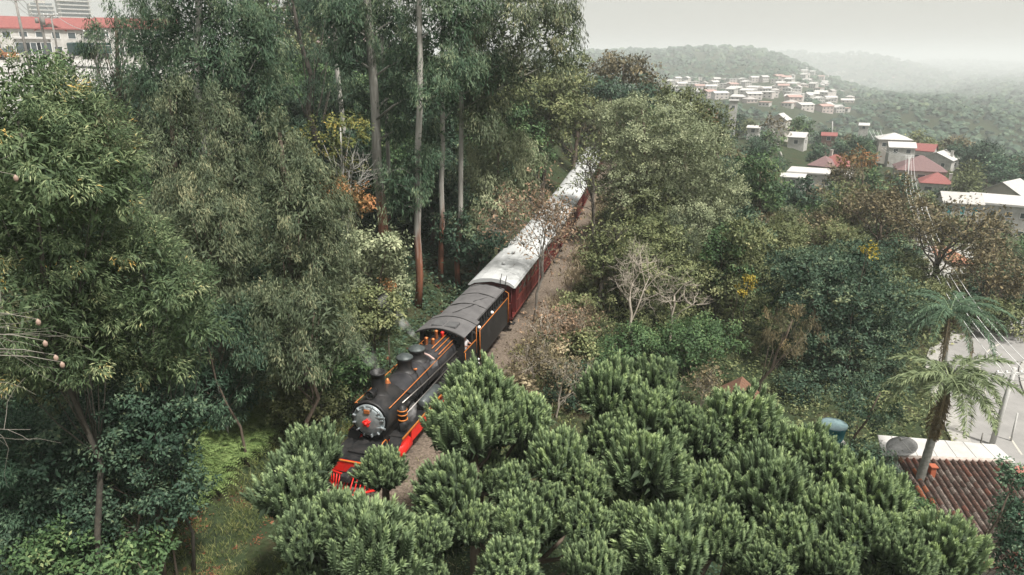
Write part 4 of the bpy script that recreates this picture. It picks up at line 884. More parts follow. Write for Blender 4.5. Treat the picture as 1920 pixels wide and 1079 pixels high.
# tall gums with bare trunks
def tall_gum(label, D, x0, y0, x1, y1, width_px, blobs, leaf='gum_dark', seed=3, ln=None, top=None, dens=1.3):
    rng = np.random.default_rng(seed); f = at(x0, y0, D); gz = Tz(f.x, D); q = at(x1, y1, D); dx = (q.x - f.x) / (q.z - f.z)
    f = Vector((f.x - dx * (f.z - gz), D, gz)); H = q.z - gz + 5
    root = empty('eucalyptus_tree', f, 0, label, 'eucalyptus tree', 'tall gums behind the train')
    r = width_px * pxm(x0, y0, D) * .5
    pts = [Vector((dx * h + rng.normal() * .06 * (0 < i < 9), rng.normal() * .06 * (0 < i < 9), h)) for i, h in enumerate(np.linspace(-.4, H, 10))]
    mb = MB().tube(pts, [r * (1.2 - .065 * i) for i in range(10)], 12)
    B = []
    for b in blobs:
        px, py, rx = b[:3]; ry = b[3] if len(b) > 3 else rx; dz = rng.uniform(-2.2, 2.2); c = at(px, py, D + dz); k = pxm(px, py, D + dz); B.append((c.x - f.x, c.y - f.y, c.z - f.z, rx * k, rx * k, ry * k))
    B = np.array(B)
    for b in B:
        e = Vector(b[:3]); h = max(2.5, min(H - .5, e.z - .5 * math.hypot(e.x - dx * e.z, e.y))); s_ = Vector((dx * h, 0, h)); mb.tube([s_, s_.lerp(e, .5) + Vector((0, 0, .15)), e], [r * .28, r * .2, r * .08], 6)
    mb.build('trunk', BK['gum'], root)
    tow = unit(np.array([-f.x, -f.y, CAM_Z - gz]))
    V, t = crown(B, 'gum', ln or .0062 * D, rng, None, dens, 1.25, True, toward=tow, tips=.15)
    o = inst('crown', quadmesh('crown', V, LM[leaf], t), root); o['kind'] = 'stuff'
tall_gum('tall gum with the thickest pale trunk, left of the train', 51, 722, 490, 690, 0, 17, [(640, 30, 50, 40), (735, 40, 55, 45), (760, 110, 50, 40), (655, 110, 42, 35), (735, 180, 42, 38), (745, 245, 40, 32), (665, 60, 50, 40), (700, -50, 90, 60), (770, 180, 35, 40)], seed=3)
tall_gum('tall gum whose red-brown trunk stands closest to the coach end', 45, 784, 560, 788, 0, 12, [(830, 50, 65, 55), (785, 95, 45, 45), (850, 130, 60, 45), (815, 180, 45, 45), (770, 345, 50, 32), (755, 385, 40, 30), (790, 300, 40, 35), (800, -30, 90, 50), (740, 345, 30, 28)], seed=4)
tall_gum('slender gum with a thin straight trunk, second from the coach', 50, 827, 485, 831, 60, 9, [(880, 60, 60, 50), (900, 140, 60, 45), (860, 200, 40, 35), (870, 20, 70, 45), (820, 250, 40, 35)], seed=5)
tall_gum('slender gum with a thin pale trunk right beside the coach', 50, 860, 500, 868, 60, 9, [(955, 50, 70, 55), (960, 130, 60, 50), (920, 190, 55, 40), (1020, 60, 60, 55), (1050, 110, 42, 42), (1000, 0, 80, 50), (1060, 60, 35, 40), (905, 240, 45, 40)], leaf='gum_grey', seed=6)
tall_gum('thin gum trunk twinned behind the thickest trunk', 54, 735, 490, 722, 200, 8, [(700, 300, 35, 30), (680, 200, 40, 40), (720, 130, 45, 40)], seed=8)
tall_gum('thin leaning gum trunk against the pale street', 66, 652, 340, 622, 0, 9, [(610, 20, 50, 40), (570, 30, 45, 40), (650, 180, 38, 30)], leaf='dark', seed=9)
tree('grey-leaved tree hanging over the left side of the first coach', 52, 935, [(935, 280, 55, 45), (900, 330, 50, 50), (960, 340, 48, 45), (925, 390, 50, 45), (890, 430, 45, 40), (950, 405, 35, 35), (985, 300, 35, 35)], 'pale', 'gum', .27, bark='brown')
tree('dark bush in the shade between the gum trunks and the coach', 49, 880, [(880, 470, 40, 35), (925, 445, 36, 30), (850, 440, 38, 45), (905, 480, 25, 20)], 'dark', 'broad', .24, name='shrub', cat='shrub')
tree('yellowing olive tree behind the second coach', 78, 1010, [(1000, 190, 55, 40), (1040, 160, 50, 40), (960, 220, 45, 40), (1010, 235, 50, 35), (1060, 210, 40, 40), (985, 265, 40, 30)], 'olive', 'broad', .36, tips=.3)
tree('olive tree with rusty top above the end of the second coach', 88, 1070, [(1070, 170, 42, 35), (1095, 210, 32, 30), (1060, 230, 40, 30), (1040, 250, 35, 28), (1080, 130, 30, 25)], 'olive', 'fine', .38, tips=.5)
tree('round brown-olive tree on the skyline left of the far hill', 115, 1160, [(1165, 118, 38, 20), (1140, 140, 38, 26), (1195, 140, 42, 24), (1220, 165, 30, 20)], 'brown', 'fine', .48)
tree('dark green tree below the brown-olive skyline tree', 105, 1165, [(1165, 175, 42, 24), (1205, 178, 36, 22), (1130, 170, 32, 24), (1235, 188, 20, 14)], 'dark', 'broad', .45)
# ------------------------------------------------------------------ right of the track
tree('huge pale domed tree covering the far end of the train', 62, 1230, [(1150, 222, 36, 30), (1190, 205, 40, 28), (1250, 225, 55, 38), (1175, 270, 55, 45), (1230, 290, 70, 55), (1310, 270, 55, 45), (1330, 330, 60, 55), (1260, 360, 80, 60), (1180, 350, 60, 60), (1360, 375, 40, 38), (1300, 420, 70, 50), (1190, 430, 55, 50), (1350, 430, 45, 40), (1240, 440, 60, 45), (1128, 285, 26, 24, 3.0), (1118, 318, 20, 20, 2.0), (1108, 345, 14, 14, 1.0)], 'pale', 'fine', .2, clump=.7, dens=1.1, cover=1.1, r0=.3)
tree('pale olive tree behind the huge domed tree', 82, 1290, [(1290, 195, 42, 26), (1325, 215, 38, 28), (1265, 180, 30, 18), (1345, 245, 30, 28)], 'olive', 'fine', .36, tips=.3)
tree('small rusty orange tree at the edge of the pale olive tree', 100, 1340, [(1338, 225, 13, 10), (1326, 215, 9, 7)], 'orange', 'fine', .3, back=False)
tree('dark round-headed tree just right of the huge domed tree', 76, 1420, [(1420, 320, 36, 32), (1400, 360, 34, 34), (1440, 355, 36, 34), (1425, 400, 40, 30), (1455, 390, 25, 25)], 'green', 'broad', .33)
tree('olive tree with broken pale twigs below the huge domed tree', 47, 1190, [(1190, 500, 60, 45), (1130, 490, 45, 45), (1250, 530, 60, 45), (1160, 560, 60, 50), (1220, 600, 65, 50), (1120, 570, 45, 50)], 'olive', 'fine', .21, hollow=True, dens=.8)
tree('olive green tree climbing right of the dead branches', 50, 1370, [(1330, 520, 55, 45), (1390, 500, 50, 40), (1370, 560, 60, 45), (1310, 590, 60, 50), (1420, 470, 45, 35), (1400, 440, 40, 30)], 'olive', 'fine', .22, dens=.9)
tree('green tree with leafy vines above the araucaria heap', 40, 1270, [(1290, 650, 60, 45), (1240, 670, 55, 45), (1340, 640, 55, 45), (1180, 650, 50, 45), (1300, 700, 45, 35), (1140, 670, 40, 35)], 'green', 'broad', .18, dens=.85)
tree('shady green bush behind the araucaria tops', 33, 1060, [(1060, 745, 50, 35), (1010, 760, 40, 30), (1110, 715, 40, 32), (1060, 705, 40, 25)], 'dark', 'broad', .17, name='shrub', cat='shrub')
tree('big dark green tree filling the slope left of the palms', 43, 1570, [(1530, 510, 65, 42), (1610, 500, 60, 42), (1570, 560, 75, 50), (1650, 560, 55, 50), (1500, 560, 50, 45), (1610, 630, 75, 60), (1660, 640, 45, 55), (1540, 640, 60, 55), (1570, 710, 65, 55), (1640, 710, 50, 45), (1500, 510, 45, 35)], 'dark', 'fine', .21, dens=1.1, tips=.3)
tree('dark tree at the foot of the big dark green tree', 40, 1540, [(1540, 770, 55, 45), (1590, 790, 40, 40), (1490, 740, 40, 50), (1510, 800, 40, 35)], 'dark', 'broad', .18)
tree('small tree with pale autumn leaves on a slanting trunk', 37, 1440, [(1500, 600, 30, 22), (1470, 620, 36, 28), (1520, 620, 24, 18), (1450, 655, 35, 25), (1480, 660, 25, 20)], 'brown', 'gum', .17, hollow=False, dens=.8, bark='brown', tips=.5, r0=.13)
tree('olive bush with yellow blossom on the slope above the dark tree', 52, 1400, [(1390, 540, 35, 30), (1360, 580, 40, 30), (1420, 580, 40, 35), (1410, 640, 45, 40), (1370, 650, 40, 35)], 'green', 'fine', .22)
tree('leafy tree over the blue water tank', 31, 1625, [(1600, 755, 35, 28), (1640, 770, 40, 30), (1665, 740, 30, 28), (1610, 790, 25, 22), (1655, 800, 25, 20)], 'dark', 'broad', .15, hollow=False, dens=.9, r0=.09)
tree('dull brown crowned tree on the slope above the big dark tree', 72, 1500, [(1470, 425, 40, 24), (1520, 430, 45, 26), (1560, 450, 35, 26), (1490, 455, 45, 22), (1440, 415, 25, 20)], 'brown', 'fine', .32, tips=.4)
tree('olive tree on the slope above the brown crowned tree', 66, 1440, [(1430, 470, 45, 30), (1390, 455, 40, 30), (1470, 480, 40, 26)], 'olive', 'fine', .3)
tree('orange topped tree in front of the purple-brown roof', 115, 1605, [(1605, 300, 30, 14), (1585, 312, 24, 14), (1625, 306, 18, 12)], 'orange', 'fine', .45, back=False)
tree('brownish green tree under the orange topped tree', 112, 1590, [(1590, 335, 26, 18), (1570, 325, 18, 18)], 'brown', 'fine', .45)
tree('dark leafy tree in front of the white flat roofed house', 88, 1510, [(1500, 375, 30, 28), (1475, 385, 28, 26), (1515, 350, 18, 14), (1530, 395, 30, 20)], 'dark', 'broad', .38)
tree('bright green shrubby tree beside the dark leafy tree', 84, 1560, [(1550, 395, 30, 18), (1575, 405, 28, 16), (1530, 410, 25, 16)], 'green', 'broad', .36, tips=.3)
tree('wide dark tree at the valley edge on the right', 190, 1835, [(1835, 285, 34, 20), (1815, 305, 30, 22), (1855, 300, 32, 22), (1835, 320, 38, 18)], 'dark', 'fine', .75)
tree('dark tree cluster end at the right frame edge', 185, 1905, [(1905, 310, 30, 20), (1890, 335, 30, 22), (1930, 340, 30, 24), (1910, 360, 35, 18)], 'teal', 'fine', .75)
tree('dark leafy tree overlapping the lower right edge of the tiled roof', 18.5, 1915, [(1918, 905, 28, 26), (1908, 965, 30, 28), (1925, 960, 30, 30), (1912, 1015, 34, 30), (1935, 1040, 40, 36), (1900, 1062, 30, 28)], 'teal', 'broad', .13, dens=1.0, r0=.08)
tree('shrub in front of the tiled house wall', 22.5, 1715, [(1710, 955, 34, 28), (1740, 985, 26, 20), (1690, 925, 22, 22)], 'green', 'broad', .12, name='shrub', cat='shrub', r0=.04)
tree('ivy-like bush between the water tank and the white shed roof', 26.5, 1640, [(1640, 865, 34, 28), (1600, 860, 30, 26), (1665, 890, 24, 22), (1570, 845, 26, 22), (1680, 905, 18, 16)], 'dark', 'broad', .13, name='shrub', cat='shrub', r0=.05)
tree('leafy dark tree screening the far bend of the road', 56, 1700, [(1700, 560, 40, 34), (1740, 590, 34, 30), (1690, 610, 36, 34), (1660, 560, 30, 30)], 'dark', 'broad', .25)
tree('olive tree above the dark palm', 64, 1730, [(1730, 520, 40, 26), (1690, 500, 34, 26), (1770, 540, 30, 22)], 'olive', 'fine', .28)
tree('green tree beside the pale yard', 74, 1840, [(1840, 520, 36, 24), (1870, 500, 32, 24), (1805, 535, 26, 18)], 'olive', 'broad', .32)
tree('bank of bushes across the road at the right edge', 58, 1900, [(1880, 600, 45, 30), (1910, 640, 40, 28), (1850, 590, 40, 26), (1915, 590, 35, 30), (1900, 680, 26, 22)], 'olive', 'broad', .25, name='shrub', cat='shrub')
tree('dark teal bush at the right edge above the road', 64, 1900, [(1890, 520, 45, 30), (1920, 555, 40, 30), (1860, 545, 35, 26)], 'teal', 'broad', .28, name='shrub', cat='shrub')
# bare and twiggy trees
bare_tree('twiggy tree with red-brown leaves standing in front of the coaches', 43, 1000, (1042, 298), 60, 'grey', 'russet', 3, 4, seed=5, n_main=6, r0=.08, leafr=.3)
bare_tree('pale dry twiggy shrub beside the first coach', 37, 1010, (1020, 560), 50, 'straw', 'russet', 1, 4, seed=11, n_main=6, r0=.06, name='dry_shrub', cat='shrub')
bare_tree('pale dry twiggy shrub with yellowing leaves beside the tender', 33.5, 1000, (1000, 620), 55, 'straw', 'brown', 1, 4, seed=12, n_main=6, r0=.06, name='dry_shrub', cat='shrub')
bare_tree('dry twiggy shrub right of the gravel bed with reddish leaves', 38, 1060, (1075, 580), 45, 'straw', 'russet', 1, 4, seed=13, n_main=6, r0=.06, name='dry_shrub', cat='shrub')
bare_tree('dry grey shrub above the nearest araucaria tops', 31.5, 1050, (1060, 665), 48, 'straw', 'brown', 1, 4, seed=14, n_main=5, r0=.05, name='dry_shrub', cat='shrub')
bare_tree('dead white-branched tree among the olive trees right of the coaches', 42, 1190, (1180, 440), 75, 'straw', None, 0, 4, seed=21, n_main=5, r0=.1, up=.15)
bare_tree('forked dead tree with pale twigs under the huge domed tree', 44, 1265, (1270, 480), 60, 'straw', None, 0, 4, seed=22, n_main=5, r0=.09, up=.15)
bare_tree('dark stemmed thin tree in front of the far coach roof', 56, 1105, (1120, 215), 26, 'dark', 'olive', 4, 3, seed=23, n_main=4, r0=.13, leafr=.25)
bare_tree('leaning dark tree right of the gravel beside the second coach', 47, 1120, (1150, 360), 40, 'dark', 'olive', 5, 3, seed=24, n_main=4, r0=.14, leafr=.4)
bare_tree('wide brown leafless tree below the houses', 78, 1650, (1650, 335), 75, 'brown', 'brown', 4, 4, seed=31, n_main=7, r0=.2, leafr=.3)
bare_tree('wide grey leafless tree left of the brown leafless tree', 82, 1600, (1600, 350), 55, 'grey', 'olive', 3, 4, seed=32, n_main=6, r0=.18)
bare_tree('dark forked tree with sparse leaf clumps in front of the white block', 62, (1735, 545), (1800, 350), 85, 'dark', 'brown', 9, 3, seed=37, n_main=7, r0=.2, leafr=.35, spread=.6)
bare_tree('thin dark branching tree at the far right below the white block', 60, 1870, (1850, 440), 70, 'brown', 'brown', 4, 4, seed=34, n_main=6, r0=.14)
bare_tree('bare white tree on the slope far behind the domed tree', 190, 1437, (1437, 205), 28, 'pale', 'brown', 1, 3, seed=35, n_main=7, r0=.3)
reach_branch('pale bare branches with seed pods reaching in at the left edge', 12.5, -520, [(80, 600), (110, 660), (60, 680), (40, 600)], 41, pods=[(85, 645, 12.6), (117, 685, 12.6), (72, 605, 12.6), (105, 672, 12.7)])
reach_branch('pale bare branches higher up on the left edge', 14, -420, [(20, 310), (35, 350), (15, 400)], 42, pods=[(30, 335, 13.8)])
bare_tree('grey leafless tree below the town street', 45, 215, (215, 170), 50, 'grey', 'brown', 3, 4, seed=43, n_main=6, r0=.1)
bare_tree('small dead branch tree in front of the yellow-green tree', 46, 650, (665, 190), 45, 'pale', None, 0, 3, seed=44, n_main=5, r0=.06)
bare_tree('tangled pale dry brush under the green tree beside the hut', 35, 1330, (1330, 690), 40, 'straw', 'brown', 1, 4, seed=45, n_main=5, r0=.05, name='dry_shrub', cat='shrub')
# ------------------------------------------------------------------ buildings and street things
def proj(p):
    dx, dy, dz = p[0], p[1], p[2] - CAM_Z; f_ = dy * CT - dz * ST; v = dy * ST + dz * CT
    return 960 + FPX * dx / f_, 539.5 - FPX * v / f_
M_plw = mat('white_render', (.31, .30, .275), .85, 0, (.47, .46, .435), .9, .05, detail=8)
M_plw2 = mat('cream_render', (.36, .33, .29), .85, 0, (.44, .41, .365), .6, .05)
M_rfred = mat('red_roof_tiles', (.19, .065, .06), .8, 0, (.25, .09, .08), 3, .3)
M_rfbrown = mat('purple_brown_roof_tiles', (.14, .085, .085), .85, 0, (.18, .115, .11), 3, .3)
M_rfwhite = mat('white_sheet_roof', (.40, .39, .37), .7, 0, (.48, .47, .45), 1.2, .05)
M_rfgrey = mat('fibre_cement_roof', (.34, .33, .31), .85, 0, (.42, .41, .39), 1.5, .1)
M_frame = mat('white_window_frame', (.6, .6, .58), .6)
M_win = mat('window_glass', (.06, .075, .08), .15, spec=.7)
M_teal = mat('teal_glass', (.08, .28, .30), .2, spec=.6)
M_dark = mat('dark_shutter', (.05, .05, .052), .7)
KEEP = []
def house(label, px, py, r, w_, d_, h_, rh, rz, roof='hip', wall=M_plw, roofm=M_rfred, wins=(2, 1), chimney=None, name='house', over=.35, cat='house', keep=True, zfix=None, win_m=None, win_size=(1.1, 1.1)):
    """front face centre stands at the pixel; rz turns the front away from the camera"""
    a_ = atr(px, py, 1.0) - Vector((0, 0, CAM_Z)); rr_ = np.linspace(r * .72, r * 1.5, 70); zz_ = T(a_.x * rr_, a_.y * rr_); hit_ = np.nonzero(CAM_Z + a_.z * rr_ <= zz_ + .6)[0]
    if len(hit_):                 # stand it where that pixel's ray meets the ground, same size in view
        f_ = rr_[hit_[0]] / r; r *= f_; w_ *= f_; d_ *= f_; h_ *= f_; rh *= f_; win_size = (win_size[0] * f_, win_size[1] * f_)
        if chimney: chimney = (chimney[0] * f_, chimney[1] * f_)
    p = atr(px, py, r); z = p.z if zfix is None else zfix; gz = Tz(p.x, p.y)
    root = empty(name, (p.x, p.y, z), rz - math.atan2(p.x, p.y), label, cat, None)
    hw = w_ / 2; zb = min(-.5, gz - z - 1.0)
    P('wall', MB().box(-hw, hw, 0, d_, zb, h_), wall, root)
    o = over
    if roof == 'hip':
        rl = max(0, hw - d_ / 2) if w_ > d_ else 0; mb = MB()
        V = [(-hw - o, -o, h_), (hw + o, -o, h_), (hw + o, d_ + o, h_), (-hw - o, d_ + o, h_), (-rl, d_ / 2, h_ + rh), (rl + .01, d_ / 2, h_ + rh)]
        mb.add(V, [(0, 1, 5, 4), (1, 2, 5), (2, 3, 4, 5), (3, 0, 4), (3, 2, 1, 0)]); mb.box(-hw - o, hw + o, -o, d_ + o, h_ - .12, h_ - .005)
    elif roof == 'gable':        # ridge along x
        mb = MB().prism([(-o, h_ - .1), (d_ / 2, h_ + rh), (d_ + o, h_ - .1), (d_ + o, h_ + .08), (d_ / 2, h_ + rh + .2), (-o, h_ + .08)], -hw - o, hw + o, axis='x'); MBw = MB().prism([(0, h_), (d_, h_), (d_ / 2, h_ + rh)], -hw, hw, axis='x'); P('gable_wall', MBw, wall, root)
    elif roof == 'gabley':
        mb = MB().prism([(-hw - o, h_ - .1), (0, h_ + rh), (hw + o, h_ - .1), (hw + o, h_ + .08), (0, h_ + rh + .2), (-hw - o, h_ + .08)], -o, d_ + o); P('gable_wall', MB().prism([(-hw, h_), (hw, h_), (0, h_ + rh)], 0, d_), wall, root)
    else: mb = MB().box(-hw - o, hw + o, -o, d_ + o, h_, h_ + max(.15, rh), bev=.03)
    rf = P('roof', mb, roofm, root)
    if chimney: P('chimney', MB().box(chimney[0] - .3, chimney[0] + .3, d_ * .4, d_ * .4 + .6, h_, h_ + rh + chimney[1], bev=.03).box(chimney[0] - .38, chimney[0] + .38, d_ * .4 - .08, d_ * .4 + .68, h_ + rh + chimney[1], h_ + rh + chimney[1] + .12), wall, rf)
    nx, nz = wins; ww, wh = win_size
    for j in range(nz):
        zc = (h_ / nz) * (j + .55)
        for i in range(nx):
            xc = -hw + w_ * (i + .5) / nx
            f = P('window', MB().box(xc - ww / 2 - .08, xc + ww / 2 + .08, -.05, -.003, zc - wh / 2 - .08, zc - wh / 2).box(xc - ww / 2 - .08, xc + ww / 2 + .08, -.05, -.003, zc + wh / 2, zc + wh / 2 + .08)
                  .box(xc - ww / 2 - .08, xc - ww / 2, -.05, -.003, zc - wh / 2, zc + wh / 2).box(xc + ww / 2, xc + ww / 2 + .08, -.05, -.003, zc - wh / 2, zc + wh / 2), M_frame, root)
            P('pane', MB().box(xc - ww / 2, xc + ww / 2, -.03, -.003, zc - wh / 2, zc + wh / 2), win_m or M_win, f)
    for sx in (-1, 1):
        for j in range(nz):
            zc = (h_ / nz) * (j + .55); f = P('window', MB().box(*sorted((sx * (hw + .003), sx * (hw + .05))), d_ * .35, d_ * .35 + 1.2, zc - .6, zc + .6), M_frame, root)
            P('pane', MB().box(*sorted((sx * (hw + .051), sx * (hw + .06))), d_ * .35 + .1, d_ * .35 + 1.1, zc - .5, zc + .5), win_m or M_win, f)
    if keep:
        k = 1280 / r; KEEP.append((px - w_ * k * .55, py - (h_ + rh) * k - 6, px + w_ * k * .55, py - h_ * k * .78, r))
    return root
house('house with purple-brown hipped roof and two wide windows', 1724, 346, 178, 9.6, 9, 3.0, 2.9, R(8), 'hip', M_plw2, M_rfbrown, (3, 1), win_size=(1.5, 1.1))
house('small white house with pink-red hipped roof in front of the purple-brown roof', 1752, 369, 163, 5.6, 5.5, 2.7, 1.9, R(6), 'hip', M_plw, M_rfred, (2, 1), chimney=(2.4, -.2), win_size=(1.3, .9))
house('tall white house with small bright red roof above the white gabled house', 1726, 309, 216, 4.8, 5, 3.6, 1.6, R(-10), 'gable', M_plw, M_rfred, (2, 1))
house('white gabled house right of the purple-brown roof', 1750, 319, 204, 7.4, 8, 2.6, 1.7, R(-14), 'gabley', M_plw, M_rfwhite, (2, 1), chimney=(2.6, .3), win_size=(.8, .9))
house('white villa with pale hipped roofs and an open porch, highest of the house row', 1676, 284, 234, 8.5, 8, 3.4, 1.6, R(10), 'hip', M_plw2, M_rfwhite, (3, 1))
house('low pale wing in front of the white villa', 1690, 292, 226, 6.5, 5, 2.2, 1.2, R(10), 'gable', M_plw, M_rfwhite, (2, 1))
house('house with red-purple double hipped roof behind the long white house', 1550, 338, 158, 6.4, 6, 3.0, 2.1, R(-20), 'hip', M_plw2, M_rfred, (2, 1), chimney=(-.8, .8))
house('house with dull purple hip roof beside the red double hipped roof', 1532, 337, 166, 4.6, 6, 3.0, 2.0, R(-20), 'hip', M_plw2, M_rfbrown, (1, 1))
house('long white house with flat white roof behind the leafy shrubs', 1530, 358, 138, 10.4, 6.5, 3.0, .3, R(-4), 'flat', M_plw, M_rfwhite, (4, 1))
house('low white annex at the left end of the long white house', 1483, 356, 142, 4.0, 4.5, 2.4, .3, R(-4), 'gable', M_plw, M_rfwhite, (1, 1))
house('low red roofed lean-to below the long white house', 1590, 368, 128, 4.6, 3.5, 1.7, .8, R(-4), 'gable', M_plw2, M_rfred, (1, 1), keep=False)
house('white two-storey block with rows of square windows at the right edge', 1893, 456, 128, 11.5, 9, 5.6, .35, R(6), 'flat', M_plw, M_rfwhite, (6, 2), name='office_block', cat='building', win_size=(.85, .8))
house('white house with teal glazed front left of the white block', 1795, 438, 138, 5.6, 7, 5.2, 1.2, R(12), 'gable', M_plw, M_rfgrey, (3, 2), win_m=M_teal, win_size=(.7, 1.3))
house('cream gabled house behind the white block', 1868, 398, 152, 6.5, 7, 3.4, 2.0, R(-20), 'gabley', M_plw2, M_rfgrey, (2, 1))
house('low grey roofed shed in front of the teal glazed house', 1760, 452, 120, 5.5, 6, 1.8, .5, R(12), 'gable', M_plw2, M_rfgrey, (1, 1), keep=False)
house('small white house under the round dark trees', 1491, 277, 226, 4.6, 6, 3.0, 1.2, R(-10), 'gable', M_plw, M_rfwhite, (1, 1))
house('narrow white tower house beside the dark round tree', 1371, 240, 255, 2.7, 4, 9.0, .3, R(0), 'flat', M_plw, M_rfwhite, (1, 2), name='tower_house', cat='building')
house('cream house with stepped gables behind the bare white tree', 1457, 240, 285, 6.2, 7, 2.8, 2.2, R(-14), 'gabley', M_plw2, M_rfwhite, (2, 1))
house('white roofed shed beside the grey road below the tower house', 1411, 252, 240, 3.6, 4, 2.0, .5, R(-8), 'gable', M_plw, M_rfwhite, (1, 1))
house('tiny white house alone in the dark valley wood', 1619, 244, 330, 3.6, 4, 1.8, .8, R(0), 'gable', M_plw, M_rfwhite, (1, 1))
house('red-walled shed behind the green round tree', 1553, 266, 245, 4.2, 4, 1.8, .8, R(0), 'gable', mat('red_shed_wall', (.19, .12, .1), .8), M_rfred, (1, 1))
# pale yard and its orange heap
q = atr(1790, 492, 104); gz = Tz(q.x, q.y)
yard = MB().box(-6, 5, -9, 12, -1.2, .12, bev=.05).build('yard', M_concrete); yard.location = (q.x, q.y, q.z); yard.rotation_euler = (0, 0, -.6); tag(yard, 'pale concrete yard below the white block', kind='structure')
KEEP.append((1735, 462, 1830, 520, 104))
for i, (a, b, c_, lab) in enumerate(((1772, 446, 118, 'small orange sheet lying in the pale yard, nearer the houses'), (1768, 472, 108, 'long orange tarpaulin spread on the pale yard'), (1786, 486, 104, 'orange-brown dirt heap on the pale yard'))):
    q = atr(a, b, c_); mb = MB(); rg = np.random.default_rng(i); n = 10; V = []; F = []
    for u in range(n):
        for v in range(n): V.append(((u / 9 - .5) * (1.2 + i * .9), (v / 9 - .5) * (2 + 2 * i), .12 + (.35 + .2 * i) * math.sin(math.pi * u / 9) * math.sin(math.pi * v / 9) + rg.uniform(0, .06)))
    for u in range(n - 1):
        for v in range(n - 1): F.append((u * n + v, (u + 1) * n + v, (u + 1) * n + v + 1, u * n + v + 1))
    o = mb.add(V, F).build('tarpaulin' if i < 2 else 'earth_heap', mat('orange_sheet', (.36, .16, .09), .7, 0, (.30, .15, .09), 4, .2)); o.location = (q.x, q.y, q.z + .05); tag(o, lab, 'tarpaulin' if i < 2 else 'earth heap')

# ---- far town: little houses on the opposite slope
def far_house_mesh(i):
    rg = random.Random(i); w_, d_, h_ = rg.uniform(8, 15), rg.uniform(8, 12), rg.choice([3.2, 5.5, 6.2]); mb = MB(); hw = w_ / 2
    mb.box(-hw, hw, 0, d_, -6, h_, 0); t = rg.choice(['gable', 'hip', 'flat', 'gabley'])
    if t == 'gable': mb.prism([(-.5, h_), (d_ / 2, h_ + 2.0), (d_ + .5, h_)], -hw - .5, hw + .5, 1, axis='x')
    elif t == 'gabley': mb.prism([(-hw - .5, h_), (0, h_ + 2.2), (hw + .5, h_)], -.5, d_ + .5, 1)
    elif t == 'hip': mb.add([(-hw - .5, -.5, h_), (hw + .5, -.5, h_), (hw + .5, d_ + .5, h_), (-hw - .5, d_ + .5, h_), (0, d_ / 2, h_ + 2.2)], [(0, 1, 4), (1, 2, 4), (2, 3, 4), (3, 0, 4)], 1)
    else: mb.box(-hw - .3, hw + .3, -.3, d_ + .3, h_, h_ + .4, 1)
    for j in range(2 if h_ > 4 else 1):
        for k in range(3): mb.box(-hw + w_ * (k + .5) / 3 - .8, -hw + w_ * (k + .5) / 3 + .8, -.08, -.01, 1.0 + j * 2.9, 2.3 + j * 2.9, 2)
    return mb
M_fw = [mat('far_wall_a', (.46, .42, .39), .9), mat('far_wall_b', (.42, .40, .37), .9), mat('far_wall_c', (.42, .35, .32), .9)]
M_fr = [mat('far_roof_white', (.44, .43, .41), .9), mat('far_roof_rose', (.34, .22, .19), .9), mat('far_roof_grey', (.34, .32, .30), .9)]
FH = [far_house_mesh(i).mesh('far_house', [M_fw[i % 3], M_fr[[0, 1, 0, 2, 0, 1, 0, 0, 2][i % 9]], M_dark]) for i in range(9)]
rg = random.Random(3); placed = []
TOWN = []
def far_town(n, region, r0, r1, label, group):
    k = 0; tries = 0
    while k < n and tries < 8000:
        tries += 1; px = rg.uniform(region[0], region[2]); py = rg.uniform(region[1], region[3]); 
        if not region[4](px, py): continue
        # walk along the pixel ray to where it meets the ground
        a = atr(px, py, 1.0) - Vector((0, 0, CAM_Z)); rr = np.linspace(r0, r1, 60); zz = T(a.x * rr, a.y * rr); hit = np.nonzero(CAM_Z + a.z * rr <= zz)[0]
        if not len(hit): continue
        r = rr[hit[0]]; x, y = a.x * r, a.y * r
        if any(math.hypot(x - u, y - v) < 11 for u, v in placed): continue
        placed.append((x, y)); o = inst('far_house', FH[rg.randrange(9)], None, (x, y, zz[hit[0]]), (0, 0, -math.atan2(x, y) + rg.choice([-.5, -.2, .1, .4, .7])))
        tag(o, label, 'house', group); k += 1
    return k
far_town(95, (1255, 148, 1592, 218, lambda x, y: y > 150 + max(0, 1330 - x) * .06 and y < 178 + (x - 1255) * .125 and y > 146 + max(0, x - 1480) * .28), 450, 1900, 'small pale house packed into the hazy town on the opposite hillside', 'pale houses of the hazy town on the opposite hillside')
far_town(40, (1500, 134, 1700, 170, lambda x, y: y < 172 - (x - 1500) * .04), 1250, 5500, 'tiny pale house of the faint settlement beyond the hazy town', 'tiny houses of the faint farther settlement')
far_town(8, (1102, 74, 1140, 96, lambda x, y: True), 900, 5000, 'tiny pale house on the crest of the hazy hill', 'tiny houses on the hill crest')

# ---- upper left town street
def town(label, x0, x1, ybase, r, h_, d_, rh, roof, wall, roofm, wins, name='house', cat='house', ws=(1.1, 1.0), rz=0):
    k = r / 1280 ; px = (x0 + x1) / 2
    p = atr(px, ybase, r); c = 1 / math.cos(math.atan2(p.x, p.y))
    return house(label, px, ybase, r, (x1 - x0) * k / c * 1.0, d_, h_, rh, rz, roof, wall, roofm, wins, name=name, cat=cat, keep=False, win_size=ws)
town('long white two-storey building with red roof on the town street', 30, 196, 108, 150, 4.7, 9, 1.9, 'gable', M_plw, M_rfred, (7, 2), 'long_building', 'building')
town('white gabled porch wing in front of the long red-roofed building', 85, 125, 108, 143, 4.2, 5, 1.1, 'gabley', M_plw, M_rfred, (2, 2), 'house')
town('low white garage annex with dark doors beside the street', 45, 92, 112, 130, 2.9, 6, .3, 'flat', M_plw, M_rfwhite, (3, 1), 'garage', 'garage', (1.8, 1.6))
